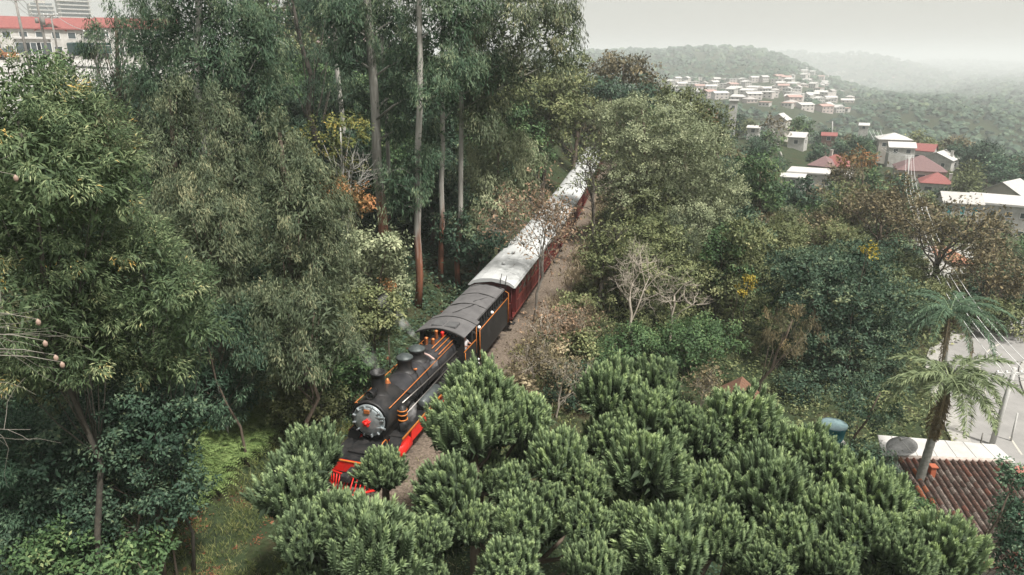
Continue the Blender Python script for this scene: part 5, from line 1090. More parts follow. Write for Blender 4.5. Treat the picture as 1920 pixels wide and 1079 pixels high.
town('white house with terracotta lean-to at the left edge of the street', -30, 38, 112, 122, 3.6, 7, 1.0, 'gable', M_plw, mat('terracotta_roof', (.28, .15, .10), .8), (3, 1))
town('white walled building behind the airy dark tree', 205, 330, 112, 150, 5.5, 9, 1.6, 'gable', M_plw, M_rfred, (6, 2), 'long_building', 'building')
town('pale pink building glimpsed between the tall gum trunks', 560, 690, 112, 150, 7.0, 9, 1.4, 'gable', mat('pale_pink_wall', (.60, .47, .45), .85), M_rfwhite, (7, 2), 'long_building', 'building')
def high_rise(label, px, ytop, wpx, r, n):
    p = atr(px, 112, r); w_ = wpx * r / 1280; top = atr(px, ytop, r).z; root = empty('apartment_tower', p, -math.atan2(p.x, p.y) + .15, label, 'apartment tower', 'hazy apartment towers behind the town')
    H = top - p.z; P('wall', MB().box(-w_ / 2, w_ / 2, 0, w_ * .8, -8, H).box(-w_ * .2, w_ * .2, w_ * .2, w_ * .6, H, H + 4), M_plw2, root)
    for j in range(n):
        z = (j + .3) * H / n; P('balcony', MB().box(-w_ * .56, w_ * .56, -w_ * .06, -.05, z, z + H / n * .3), M_plw, root); P('window_band', MB().box(-w_ * .45, w_ * .45, -.06, -.01, z + H / n * .32, z + H / n * .85), M_win, root)
high_rise('hazy apartment tower with balconies above the red roof', 98, 8, 30, 1050, 14)
high_rise('faint apartment tower rising out of frame near the airy tree', 158, -40, 40, 800, 20)
high_rise('faint apartment tower at the far left edge', 0, -10, 22, 950, 16)
# street sheet
V = []; F = []
for i, yv in enumerate(np.linspace(64, 121, 20)):
    for j, xv in enumerate(np.linspace(-112, -37, 16)): V.append((xv, yv, Tz(xv, yv) + .12))
for i in range(19):
    for j in range(15): F.append((i * 16 + j, i * 16 + j + 1, (i + 1) * 16 + j + 1, (i + 1) * 16 + j))
tag(MB().add(V, F).build('street', mat('pale_street', (.36, .35, .33), .9, 0, (.42, .41, .39), .15, .05)), 'broad pale town street on the upper left', kind='structure')
# poles and wires
M_pole = mat('grey_utility_pole', (.17, .16, .15), .9, 0, (.23, .22, .2), 3, .1)
M_pole2 = mat('pale_concrete_pole', (.40, .40, .38), .9, 0, (.48, .47, .45), 3, .1)
M_wire = mat('wire', (.30, .30, .29), .6)
M_wirep = mat('pale_wire', (.75, .75, .73), .5)
def pole(label, px, py0, pxt, pyt, D, r=.14, arm=True, m=None, box=False, ground=True):
    b = at(px, py0, D); t = at(pxt, pyt, D); gz = Tz(b.x, b.y) - .3
    root = empty('utility_pole', b, 0, label, 'utility pole', None)
    e = t - b; s_ = Vector((0, 0, min(0, gz - b.z)))
    P('shaft', MB().tube([s_, e * .5, e], [r * 1.15, r, r * .8], 10), m or M_pole, root)
    if arm:
        for k in (.93, .99)[:1 if D < 60 else 2]: c = e * k; P('crossarm', MB().box(c.x - 1.1, c.x + 1.1, c.y - .06, c.y + .06, c.z - .07, c.z + .07), m or M_pole, root); [P('insulator', MB().lathe((c.x + q, c.y, c.z + .07), (0, 0, 1), [(0, .04), (.05, .07), (.14, .05), (.16, .001)], 8), M_white, root) for q in (-1, -.45, .45, 1)]
    if box: c = e * .55; P('transformer', MB().lathe((c.x + .35, c.y - .2, c.z), (0, 0, 1), [(0, .001), (0, .28), (.9, .28), (.95, .2), (.95, .001)], 14).lathe((c.x - .35, c.y - .2, c.z + .2), (0, 0, 1), [(0, .001), (0, .2), (.6, .2), (.6, .001)], 14), M_pole, root)
    return b + e
pA = pole('grey utility pole with double crossarm at the upper left corner', 50, 102, 27, -8, 96, .17)
pB = pole('utility pole with transformers in front of the red roof', 92, 116, 66, -10, 90, .15, box=True)
pC = pole('thin utility pole with crossarm in front of the porch wing', 110, 108, 95, 28, 108, .13)
pD = pole('short grey pole at the near edge of the town street', 144, 188, 133, 104, 66, .16, arm=False)
pE = pole('pole hidden in the airy dark tree by the street', 188, 185, 178, 60, 68, .15)
def wire(label, a, b, sag, r=.02, m=None, group='overhead wires'):
    a, b = Vector(a), Vector(b); pts = [a.lerp(b, t) - Vector((0, 0, sag * 4 * t * (1 - t))) for t in np.linspace(0, 1, 16)]
    o = MB().tube(pts, r, 5).build('overhead_wire', m or M_wire); tag(o, label, 'wire', group)
for k in range(3):
    d = Vector((-.9 + .9 * k, 0, -.15 * k)); wire('overhead wire strung between the poles of the town street', pA + d, pC + d, 1.2, .03, group='street wires'); wire('overhead wire running out over the street from the corner pole', pA + d, pA + Vector((-40, -14, -2)) + d, 1.0, .03, group='corner wires')
wire('overhead wire from the transformer pole to the airy tree', pB, pE, 1.0, .03, group='tree wires')
# truck
q = at(150, 112, 104); tr_ = empty('flatbed_truck', q, R(242), 'dark green flatbed truck with stake sides parked across the town street', 'truck')
M_tg = mat('dark_green_paint', (.02, .05, .045), .5); 
P('cab', MB().box(-1.0, 1.0, -1.0, .8, .6, 2.3, bev=.15), mat('dark_cab', (.03, .06, .06), .4), tr_); P('windscreen', MB().box(-.85, .85, -1.03, -.99, 1.45, 2.05), M_win, tr_)
P('bed', MB().box(-1.1, 1.1, 1.0, 6, .85, 1.05), M_tg, tr_); P('chassis', MB().box(-.5, .5, -.9, 5.9, .5, .84), M_dark, tr_)
for sx in (-1, 1):
    for k in range(3): P('side_board', MB().box(*sorted((sx * 1.06, sx * 1.12)), 1.0, 6, 1.1 + k * .4, 1.4 + k * .4), M_tg, tr_)
    for k in range(4): P('stake', MB().box(*sorted((sx * 1.13, sx * 1.18)), 1.05 + k * 1.6, 1.15 + k * 1.6, .9, 2.25), M_tg, tr_)
    for yy in (-.2, 3.6, 4.9): P('wheel', MB().lathe((sx * .95, yy, .45), (1, 0, 0), [(-.15, .001), (-.15, .45), (.15, .45), (.15, .001)], 16), M_dark, tr_)
for k in range(3): P('end_board', MB().box(-1.1, 1.1, 5.95, 6.0, 1.1 + k * .4, 1.4 + k * .4), M_tg, tr_)
def car(label, px, py, D, rz, col):
    q = at(px, py, D); root = empty('parked_car', q, rz, label, 'car', 'cars on the town street'); m = mat('car_' + '_'.join('%d' % int(c * 99) for c in col), col, .3, coat=.5)
    P('body', MB().prism([(-2.1, .35), (2.1, .35), (2.15, .8), (1.2, .95), (.7, 1.42), (-1.0, 1.42), (-1.6, .95), (-2.15, .85)], -.82, .82, axis='x'), m, root)
    for sx in (-1, 1):
        P('side_window', MB().prism([(-1.35, .97), (1.05, .97), (.62, 1.36), (-.95, 1.36)], *sorted((sx * .821, sx * .83)), axis='x'), M_win, root)
        for yy in (-1.3, 1.3): P('wheel', MB().lathe((sx * .75, yy, .32), (1, 0, 0), [(-.1, .001), (-.1, .32), (.1, .32), (.1, .001)], 16), M_dark, root)
    for yy in (-2.16, 2.16): P('headlight' if yy < 0 else 'tail_lamp', MB().box(-.75, -.45, min(yy, yy * .99), max(yy, yy * .99), .6, .75).box(.45, .75, min(yy, yy * .99), max(yy, yy * .99), .6, .75), M_white if yy < 0 else M_red, root)
    P('windscreen', MB().add([(-.72, -1.62, .96), (.72, -1.62, .96), (.66, -1.05, 1.4), (-.66, -1.05, 1.4)], [(0, 1, 2, 3)]).add([(-.72, 1.24, .96), (.72, 1.24, .96), (.66, .74, 1.4), (-.66, .74, 1.4)], [(3, 2, 1, 0)]), M_win, root, loc=(0, 0, .02))
car('small white car with red tail lamps by the near street pole', 152, 190, 64, R(15), (.6, .6, .6))
car('dark car parked in front of the garage annex', 63, 113, 116, R(80), (.05, .05, .06))
car('orange car at the left edge behind the acacia top', 5, 113, 95, R(70), (.35, .13, .05))

# ------------------------------------------------------------------ tiled house at the lower right
HA = R(-4); hx = Vector((18.5, 28.5, -1.55))
th = empty('tiled_house', hx + Vector((0, 0, 0)), HA, 'house with mossy red-brown barrel tile roof beside the palm', 'house')
SLP = math.atan2(1.25, 6.0); cs, sn = math.cos(SLP), math.sin(SLP); NC, NR = 17, 17; TW, TLn = .30, .36
gz = Tz(20.5, 26) - hx.z - .4
P('wall', MB().box(.35, NC * TW - .25, -5.5, -.05, gz, -1.35).prism([(-5.5, -1.36), (-.05, -1.36), (-.05, -.22)], .36, NC * TW - .26, axis='x'), mat('stained_wall', (.38, .35, .31), .9, 0, (.26, .24, .21), 1.5, .1), th)
P('rafter_board', MB().add([(-.02, .0, -.09), (NC * TW + .02, .0, -.09), (NC * TW + .02, -6.15 * cs, -.09 - 6.15 * sn), (-.02, -6.15 * cs, -.09 - 6.15 * sn)], [(0, 3, 2, 1)])
  .add([(-.02, .0, -.04), (NC * TW + .02, .0, -.04), (NC * TW + .02, -6.15 * cs, -.04 - 6.15 * sn), (-.02, -6.15 * cs, -.04 - 6.15 * sn)], [(0, 1, 2, 3)]), M_wood, th)
roof = empty('roof', (0, 0, 0)); roof.parent = th
def tile_mesh(m):
    mb = MB(); n = 8; V = []; F = []
    for e in (0, 1):
        for th_ in (0, .02):
            for i in range(n + 1):
                t = i / n; x = t * TW * 1.08; z = (.12 * math.sin(math.pi * min(1, t / .62)) if t < .62 else -.05 * math.sin(math.pi * (t - .62) / .38))
                V.append((x, -e * TLn * 1.18, z - th_ + (.0 if e else -.028)))
    k = n + 1
    for i in range(n): F += [(i, i + 1, 2 * k + i + 1, 2 * k + i)[::-1], (2 * k + i, 2 * k + i + 1, 3 * k + i + 1, 3 * k + i)[::-1]]
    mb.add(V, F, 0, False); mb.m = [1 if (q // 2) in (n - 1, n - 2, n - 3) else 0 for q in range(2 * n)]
    return mb.mesh('tile', [m, mat('shaded_channel', (.03, .026, .022), .95, 0, (.05, .045, .035), 9)])  # pan faces coloured dark: shade between the barrels painted in as column lines
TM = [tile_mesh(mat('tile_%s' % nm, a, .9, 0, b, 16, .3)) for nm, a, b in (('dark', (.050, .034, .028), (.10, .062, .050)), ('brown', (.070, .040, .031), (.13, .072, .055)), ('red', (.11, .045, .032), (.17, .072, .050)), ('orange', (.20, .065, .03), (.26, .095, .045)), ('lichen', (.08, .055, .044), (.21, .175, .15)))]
rg = np.random.default_rng(9)
for j in range(NR):
    for i in range(NC):
        e = rg.random(); edge = (i < 2 and rg.random() < .4) or (j > 13 and rg.random() < .35)
        m_ = 3 if (edge and e < .4) else (2 if edge else (0 if e < .36 else 1 if e < .74 else 4 if e < .93 else 2))
        d = j * TLn
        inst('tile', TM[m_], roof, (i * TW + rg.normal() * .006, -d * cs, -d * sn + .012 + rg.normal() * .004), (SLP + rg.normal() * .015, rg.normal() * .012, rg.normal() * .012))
rc = MB().tube([(0, 0, 0), (0, .36, 0)], .11, 8, caps=False).mesh('ridge_tile', mat('pale_ridge', (.34, .27, .23), .9, 0, (.45, .40, .36), 8, .3))
for k in range(15): inst('ridge_tile', rc, roof, (k * .345, .02, .01), (0, 0, -math.pi / 2 + rg.normal() * .02))
P('vent_stack', MB().box(.95, 1.2, -1.15, -.9, -.4, .22, bev=.02).box(.9, 1.25, -1.2, -.85, .22, .3, bev=.02), mat('terracotta_stack', (.36, .10, .05), .8), th)
P('eave_board', MB().box(0, NC * TW, -6.12 * cs - .04, -6.12 * cs, -6.12 * sn - .2, -6.12 * sn - .06), M_wood, th)
P('side_awning', MB().add([(-.05, -1.7, -.95), (-.9, -1.7, -1.2), (-.9, -3.0, -1.25), (-.05, -3.0, -1.0)], [(0, 1, 2, 3)]).add([(-.05, -1.7, -.99), (-.9, -1.7, -1.24), (-.9, -3.0, -1.29), (-.05, -3.0, -1.04)], [(3, 2, 1, 0)]), M_rfgrey, th)
P('gutter_pipe', MB().tube([(-.1, -.2, -.3), (-.1, -5.8, -1.5)], .045, 8).tube([(-.08, -5.7, -1.5), (-.08, -5.6, gz)], .04, 8), M_pole2, th)
for k in range(2):
    f = P('window', MB().box(.30, .345, -2.2 - k * 2, -1.0 - k * 2, -2.6, -1.6), M_frame, th); P('pane', MB().box(.28, .299, -2.1 - k * 2, -1.1 - k * 2, -2.5, -1.7), M_win, f)
# white shed roof behind the ridge
def atz(px, py, z):
    q = at(px, py, 1.0); t = (z - CAM_Z) / (q.z - CAM_Z); return Vector((q.x * t, t, z))
a, b, c_, d_ = atz(1645, 818, -2.0), atz(1866, 836, -2.0), atz(1904, 870, -2.0), atz(1655, 857, -2.0)
org = (a + b + c_ + d_) / 4; shed = empty('white_shed', (org.x, org.y, Tz(org.x, org.y)), 0, 'low shed with plain white sheet roof behind the tiled roof', 'shed'); o3 = Vector((org.x, org.y, Tz(org.x, org.y)))
mb = MB(); up = Vector((0, 0, .07)); V = [v - o3 for v in (d_, c_, b, a)]; mb.add([*V, *[v + up for v in V]], [(3, 2, 1, 0), (4, 5, 6, 7), (0, 1, 5, 4), (1, 2, 6, 5), (2, 3, 7, 6), (3, 0, 4, 7)]); P('roof', mb, M_rfwhite, shed)
V2 = [v * 1 for v in V]; ce = sum(V2, Vector()) / 4; V2 = [ce + (v - ce) * .94 for v in V2]
P('wall', MB().add([*[Vector((v.x, v.y, -.4)) for v in V2], *[Vector((v.x, v.y, v.z - .01)) for v in V2]], [(0, 1, 5, 4), (1, 2, 6, 5), (2, 3, 7, 6), (3, 0, 4, 7)]), M_concrete, shed)
for t in np.linspace(.12, .88, 6): P('roof_seam', MB().tube([V[0].lerp(V[1], t) + up, V[3].lerp(V[2], t) + up], .02, 4), M_rfgrey, shed)
q = Vector((23.6, 27.2, -2.2)); lt = empty('red_lean_to', (q.x, q.y, Tz(q.x, q.y)), HA, 'small red tiled lean-to at the right end of the tiled roof', 'lean-to'); zz = q.z - Tz(q.x, q.y)
P('roof', MB().add([(-.3, 1.2, zz + .3), (1.8, 1.2, zz + .3), (1.8, -1.2, zz - .2), (-.3, -1.2, zz - .2), (-.3, 1.2, zz + .2), (1.8, 1.2, zz + .2), (1.8, -1.2, zz - .3), (-.3, -1.2, zz - .3)], [(3, 2, 1, 0), (4, 5, 6, 7), (0, 1, 5, 4), (1, 2, 6, 5), (2, 3, 7, 6), (3, 0, 4, 7)]), mat('flat_red_roof', (.30, .10, .075), .85, 0, (.38, .15, .12), 3, .2), lt); P('wall', MB().box(-.1, 1.6, -1, 1, -.4, zz - .25), M_plw2, lt)
# satellite dish
q = at(1692, 840, 29.0); gz = Tz(q.x, q.y); ds = empty('satellite_dish', (q.x, q.y, gz), 0, 'grey mesh satellite dish on a pole beside the white shed roof', 'satellite dish'); h_ = q.z - gz
P('mast', MB().tube([(0, 0, -.2), (0, 0, h_ - .1)], .04, 8), M_pole2, ds)
ax_ = Vector((-.35, -.1, .93)); dsh = P('dish', MB().lathe((0, 0, h_ - .05), ax_, [(0, .05), (.03, .25), (.09, .48), (.16, .68), (.18, .68), (.11, .48), (.05, .25), (.03, .001)], 28), mat('grey_mesh_dish', (.24, .24, .235), .6, .2, (.30, .30, .29), 12), ds)
for k in range(3): a_ = k * 2.09; u_ = ax_.orthogonal().normalized(); v_ = ax_.cross(u_).normalized(); P('feed_strut', MB().tube([Vector((0, 0, h_ + .1)) + (u_ * math.cos(a_) + v_ * math.sin(a_)) * .63, Vector((0, 0, h_ - .05)) + ax_.normalized() * .6], .015, 5), M_pole2, ds)
P('feed_horn', MB().lathe(Vector((0, 0, h_ - .05)) + ax_.normalized() * .55, ax_, [(0, .001), (0, .06), (.15, .05), (.15, .001)], 10), M_pole2, ds)
# water tank
q = at(1562, 806, 30.5); gz = Tz(q.x, q.y); wt = empty('water_tank', (q.x, q.y, gz), 0, 'round blue water tank with pale lid under the dark trees', 'water tank'); h_ = q.z - gz
P('tank', MB().lathe((0, 0, h_ - .5), (0, 0, 1), [(0, .001), (0, .5), (.1, .53), (.7, .6), (.72, .63), (.78, .63)], 28), mat('blue_tank', (.02, .17, .21), .5, 0, (.03, .22, .26), 3), wt)
P('lid', MB().lathe((0, 0, h_ + .285), (0, 0, 1), [(0, .65), (.05, .65), (.09, .5), (.16, .2), (.18, .001)], 28), mat('pale_blue_lid', (.13, .20, .21), .6, 0, (.18, .25, .26), 3), wt)
P('stand', MB().box(-.6, .6, -.6, .6, -.4, h_ - .55, bev=.03), M_concrete, wt)
# brown hut
q = at(1385, 742, 33.0); gz = Tz(q.x, q.y); hut = empty('garden_hut', (q.x, q.y, gz), R(-25), 'small brown wooden hut with a peaked board roof above the araucarias', 'hut'); h_ = max(1.2, q.z - gz)
M_hw = mat('brown_boards', (.17, .085, .05), .85, 0, (.11, .06, .04), 8, .3)
P('wall', MB().box(-.85, .85, -.7, .7, -.3, h_), M_hw, hut)
for sx in (-1, 1):
    for k in range(6): P('roof_board', MB().add([(0, -.9 + k * .3, h_ + .75), (0, -.62 + k * .3, h_ + .75), (sx * 1.1, -.62 + k * .3, h_ - .1), (sx * 1.1, -.9 + k * .3, h_ - .1), (0, -.9 + k * .3, h_ + .7), (0, -.62 + k * .3, h_ + .7), (sx * 1.1, -.62 + k * .3, h_ - .15), (sx * 1.1, -.9 + k * .3, h_ - .15)], [(0, 1, 2, 3), (7, 6, 5, 4), (0, 3, 7, 4), (1, 5, 6, 2), (3, 2, 6, 7)]), M_hw, hut)
P('gable', MB().prism([(-.85, h_), (.85, h_), (0, h_ + .66)], -.69, .69), mat('tan_boards', (.30, .17, .11), .85, 0, (.22, .12, .08), 6, .2), hut)
P('door', MB().box(-.3, .3, -.74, -.705, .0, h_ - .15), mat('tan_boards', (.3, .17, .11), .85), hut)
# poles and wires on the right
p1 = pole('leaning pale concrete pole rising beside the road behind the white shed', 1858, 838, 1903, 690, 38, .15, True, M_pole2)
p2 = pole('slim white post standing on the far road edge', 1892, 842, 1908, 775, 38.5, .06, False, M_pole2)
p3 = pole('short dark post on the wall above the white shed', 1838, 838, 1843, 812, 37, .05, False, M_pole)
p4 = pole('pale utility pole among the houses by the orange topped tree', 1700, 345, 1706, 292, 170, .2, True, M_pole2)
p5 = pole('pale lattice-topped pole above the leafless trees', 1718, 470, 1722, 388, 84, .2, True, M_pole2)
p6 = pole('thin pale pole on the slope by the green round tree', 1560, 262, 1561, 228, 240, .2, False, M_pole2)
far = at(1640, 245, 235); off = at(1990, 700, 27)
for k in range(4):
    d = Vector((-.9 + .6 * k, 0, .05 * k)); wire('pale overhead wire curving down past the houses', far + d * 2, p4 + d, 2.5, .04, M_wirep, 'pale wires by the houses'); wire('pale overhead wire between the house pole and the tree-top pole', p4 + d, p5 + d, 2.0, .026, M_wirep, 'pale wires to the tree tops')
    wire('pale overhead wire running down over the road', p5 + d, p1 + d, 1.6, .022, M_wirep, 'pale wires over the road'); wire('pale overhead wire leaving the frame beside the road', p1 + d, off + d, .6, .016, M_wirep, 'pale wires out of frame')
# road wall behind the palm
wl_ = MB(); V = []
# ------------------------------------------------------------------ palms
LM['palm'] = leafmat('palm_leaflets', [(0, (.055, .075, .04)), (.4, (.115, .14, .078)), (.7, (.19, .21, .12)), (1, (.36, .32, .11))])
LM['palmd'] = leafmat('dark_palm_leaflets', [(0, (.035, .065, .045)), (.5, (.08, .125, .085)), (1, (.17, .22, .13))])
LM['palmdry'] = leafmat('dry_palm_leaflets', [(0, (.12, .085, .055)), (.5, (.22, .16, .105)), (1, (.32, .24, .16))])
def frond_mesh(seed, lm, L_=2.7, dry=False):
    rng = np.random.default_rng(seed); n = 46; t = np.linspace(.08, 1, n); ax = np.stack([L_ * (t - .12 * t ** 3), np.zeros(n), L_ * (.42 * t - .92 * t ** 2.1)], 1)
    out = []; tn = []
    for rep in range(2):
        for sgn in (-1, 1):
            ln = .62 * np.sin(np.pi * np.clip(t * .92 + .06, 0, 1)) ** .6 * rng.uniform(.8, 1.1, n)
            dr = np.stack([np.full(n, .75), sgn * np.full(n, .95), np.full(n, -.35 if not dry else -1.2)], 1) + rng.normal(size=(n, 3)) * .22
            out.append(leaves(ax + rng.normal(size=(n, 3)) * .01, dr, ln, np.full(n, .05), .35, rng, np.tile([0, 0, 1.], (n, 1)))); tn.append(np.clip(.42 + .12 * rng.normal(size=n) + .12 * t, 0, 1))
    V = np.concatenate(out); tn = np.concatenate(tn)
    # the midrib
    for i in range(n - 1):
        a, b = ax[i], ax[i + 1]; w_ = .03 * (1 - .8 * t[i]); V = np.concatenate([V, np.array([[a + [0, w_, 0], a - [0, w_, 0], b - [0, w_ * .9, 0], b + [0, w_ * .9, 0]]])]); tn = np.append(tn, .7)
    TRI[0] += len(V) * 2
    return quadmesh('frond', V, LM[lm], tn)
def palm(label, foot, topc, D, L_, lm, seed, dry=3, n=18, r=.16):
    rng = np.random.default_rng(seed); c = at(*topc, D); f = at(*foot, D); gz = Tz(f.x, f.y); root = empty('palm_tree', (f.x, f.y, gz), 0, label, 'palm tree', None); o = Vector((f.x, f.y, gz)); e = c - o
    pts = [Vector((e.x * t ** 1.3, e.y * t, -.3 + (e.z + .3) * t)) for t in np.linspace(0, 1, 30)]
    P('trunk', MB().tube(pts, [r * (1.25 - .35 * i / 29) * (1.04 if i % 2 else .97) for i in range(30)], 12), mat('grey_palm_trunk', (.20, .20, .18), .9, 0, (.30, .30, .27), 6, .4), root)
    P('crown_shaft', MB().tube([e, e + Vector((0, 0, .5)), e + Vector((0, 0, .8))], [.14, .17, .08], 10), mat('green_shaft', (.12, .15, .07), .7), root)
    FM = [frond_mesh(seed * 10 + k, lm, L_) for k in range(3)]; FD = frond_mesh(seed * 10 + 7, 'palmdry', L_ * .95, True)
    for k in range(n):
        a = k * 2.39996 + rng.normal() * .2; up = .95 - 1.35 * (k / n) + rng.normal() * .08
        fr = inst('frond', FM[k % 3], root, e + Vector((0, 0, .55)), (rng.normal() * .15, -up * .75, a)); s_ = rng.uniform(.85, 1.1); fr.scale = (s_, s_, s_)
    for k in range(dry):
        a = rng.uniform(3.6, 5.6); fr = inst('dry_frond', FD, root, e + Vector((0, 0, .3)), (0, .62 + rng.uniform(-.15, .2), a)); tag(fr, 'brown dry frond hanging down')
    return root
palm('feathery palm with yellow-green fronds and grey trunk leaning over the tiled roof', (1712, 928), (1775, 735), 27.2, 2.6, 'palm', 1, 3, 20, .17)
palm('darker palm behind, below the dark forked tree', (1775, 700), (1778, 600), 43, 3.7, 'palmd', 2, 2, 20, .16)
# ------------------------------------------------------------------ filler trees that share their crowns
def proto_tree(seed, leaf, style, ln, nb=7, W=.36, H=1.0, base=.28, clump=None, bark='brown', dens=1.0):
    """a tree one unit high scaled to 8 m"""
    rng = np.random.default_rng(seed); S_ = 8.0; B = []
    for i in range(nb):
        t = i / (nb - 1); z = base + (1 - base) * (.15 + .68 * t); w_ = W * math.sin(math.pi * (.22 + .62 * t)) * .75; a = i * 2.4 + rng.uniform(-.4, .4); k = w_ * rng.uniform(.5, .95) * (1 if i < nb - 1 else .2)
        r_ = (.20 + .07 * rng.random()) * (1 - .25 * t); B.append((math.cos(a) * k * S_, math.sin(a) * k * S_, z * S_, r_ * S_, r_ * S_, r_ * S_ * .85))
    B = np.array(B); V, t = crown(B, style, ln, rng, clump, dens); me = quadmesh('crown', V, LM[leaf], t)
    mb = MB(); limb_set(mb, (0, 0, -1.2), (0, 0, S_ * .8), B, .2, rng); return me, mb.mesh('trunk', BK[bark])
NEAR = {k: [proto_tree(100 + 7 * i + j, lf, st, .27) for j in range(2)] for i, (k, lf, st) in enumerate((('dark', 'dark', 'broad'), ('olive', 'olive', 'fine'), ('green', 'green', 'broad'), ('gum', 'gum_grey', 'gum')))}
FAR = {k: [proto_tree(200 + 7 * i + j, lf, st, .62, clump=1.3) for j in range(2)] for i, (k, lf, st) in enumerate((('dark', 'dark', 'fine'), ('olive', 'olive', 'fine'), ('green', 'green', 'fine'), ('brown', 'brown', 'fine'), ('teal', 'teal', 'fine')))}
LINE = {k: [proto_tree(300 + 7 * i + j, lf, 'fine', .62, nb=6, base=.05, clump=1.5) for j in range(2)] for i, (k, lf) in enumerate((('brown', 'straw'), ('olive', 'olive'), ('green', 'green')))}
rg = random.Random(12)
CW = {'dark': 'dark green', 'olive': 'olive', 'green': 'fresh green', 'gum': 'grey-green', 'brown': 'brownish', 'teal': 'blue-green'}
def filler(x, y, h, wsc, src, kind_, label, group, name):
    pr = src[kind_][rg.randrange(2)]; label = CW[kind_] + ' ' + label; group = CW[kind_] + ' ' + group; cat = 'tree'
    gz = Tz(x, y); root = empty(name, (x, y, gz), rg.uniform(0, 6.28), label, cat, group); s_ = h / 8.0; root.scale = (s_ * wsc, s_ * wsc, s_)
    o = inst('crown', pr[0], root); o['kind'] = 'stuff'; inst('trunk', pr[1], root)
occ = []
def free(x, y, d):
    if any((x - a) ** 2 + (y - b) ** 2 < d * d for a, b in occ): return False
    occ.append((x, y)); return True
def hides(x, y, h, w_):
    gz = Tz(x, y); a, b = proj((x, y, gz + h)); r = math.hypot(x, y); k = w_ * 1280 / r
    return any(r < q[4] + 8 and a + k > q[0] and a - k < q[2] and b < q[3] for q in KEEP)
# left wood
n = 0
for _ in range(2500):
    y = rg.uniform(33, 112); x = track_x(y) - rg.uniform(5, 60)
    if x < -.62 * y - 4 or (x < -33 and 58 < y): continue
    if -14.5 < x < -2 and y < 53: continue
    a, b = proj((x, y, Tz(x, y)))
    h = rg.uniform(5.5, 9.0) + (2 if y > 70 else 0)
    if not free(x, y, 3.9 + y * .012): continue
    filler(x, y, h, rg.uniform(.85, 1.2), NEAR, rg.choice(['dark', 'dark', 'dark', 'green']), 'understorey tree in the shade of the gum wood behind the weeping gums', 'understorey of the gum wood', 'understorey_tree'); n += 1
    if n > 75: break
# taller trees closing the wood behind the gums
n = 0
for _ in range(600):
    y = rg.uniform(62, 110); x = track_x(y) - rg.uniform(7, 46)
    if x < -33 or not free(x, y, 5.0): continue
    filler(x, y, rg.uniform(15, 21), rg.uniform(.55, .75), NEAR, rg.choice(['dark', 'dark', 'gum']), 'tall shaded tree closing the wood behind the pale gum trunks', 'tall trees behind the gum trunks', 'forest_tree'); n += 1
    if n > 22: break
# the slope right of the track
n = 0
for _ in range(3000):
    y = rg.uniform(50, 125); x = track_x(y) + rg.uniform(7.5, 75)
    if x > .78 * y + 3: continue
    a, b = proj((x, y, Tz(x, y)))
    yr = min(62, max(15, y)); 
    if abs(x - float(np.interp(yr, _ry, _rx))) < 6 and y < 66: continue
    h = rg.uniform(5.0, 7.5)
    if hides(x, y, h, h * .35) or not free(x, y, 4.6 + y * .012): continue
    filler(x, y, h, rg.uniform(.9, 1.3), *((NEAR, rg.choice(['dark', 'olive', 'olive', 'green', 'gum'])) if y < 85 else (FAR, rg.choice(['dark', 'olive', 'olive', 'green', 'brown']))), 'leafy tree in the mixed wood between the train and the houses', 'mixed wood on the slope', 'slope_tree'); n += 1
    if n > 95: break
# hillside with the houses
n = 0
for _ in range(5000):
    r = math.exp(rg.uniform(math.log(110), math.log(350))); az = math.atan2(rg.uniform(130, 985), 1280); x, y = r * math.sin(az), r * math.cos(az)
    if y < 120 and x < track_x(min(y, 170)) + 8: continue
    h = rg.uniform(5.5, 9.5); g = Tz(x, y)
    if hides(x, y, h, h * .42) or not free(x, y, 3.0 + r * .022): continue
    filler(x, y, h, rg.uniform(1.0, 1.4), FAR, rg.choice(['dark', 'olive', 'teal', 'green', 'brown', 'dark']), 'rounded garden tree on the hillside among the houses', 'garden trees among the houses', 'garden_tree'); n += 1
    if n > 150: break
# low bushes crowding the right edge of the gravel
n = 0
for _ in range(400):
    y = rg.uniform(29, 88); x = track_x(y) + rg.uniform(3.9, 6.4)
    if not free(x, y, 1.7): continue
    filler(x, y, rg.uniform(1.3, 2.6), rg.uniform(1.1, 1.6), LINE, rg.choice(['brown', 'olive', 'brown', 'green']), 'low bush crowding the right edge of the gravel bed', 'bushes along the gravel bed', 'lineside_bush'); n += 1
    if n > 26: break
# beyond the train at the top of the line
n = 0
for _ in range(900):
    y = rg.uniform(95, 190); x = track_x(min(y, 175)) + rg.uniform(-60, 12)
    if abs(x - track_x(min(y, 175))) < 4.5 and y < 115: continue
    h = rg.uniform(8, 12)
    if x < -.35 * y or not free(x, y, 6.5): continue
    filler(x, y, h, rg.uniform(.9, 1.2), FAR, rg.choice(['dark', 'olive', 'green', 'brown']), 'tree in the wood behind the far end of the train', 'wood behind the far end of the train', 'forest_tree'); n += 1
    if n > 60: break

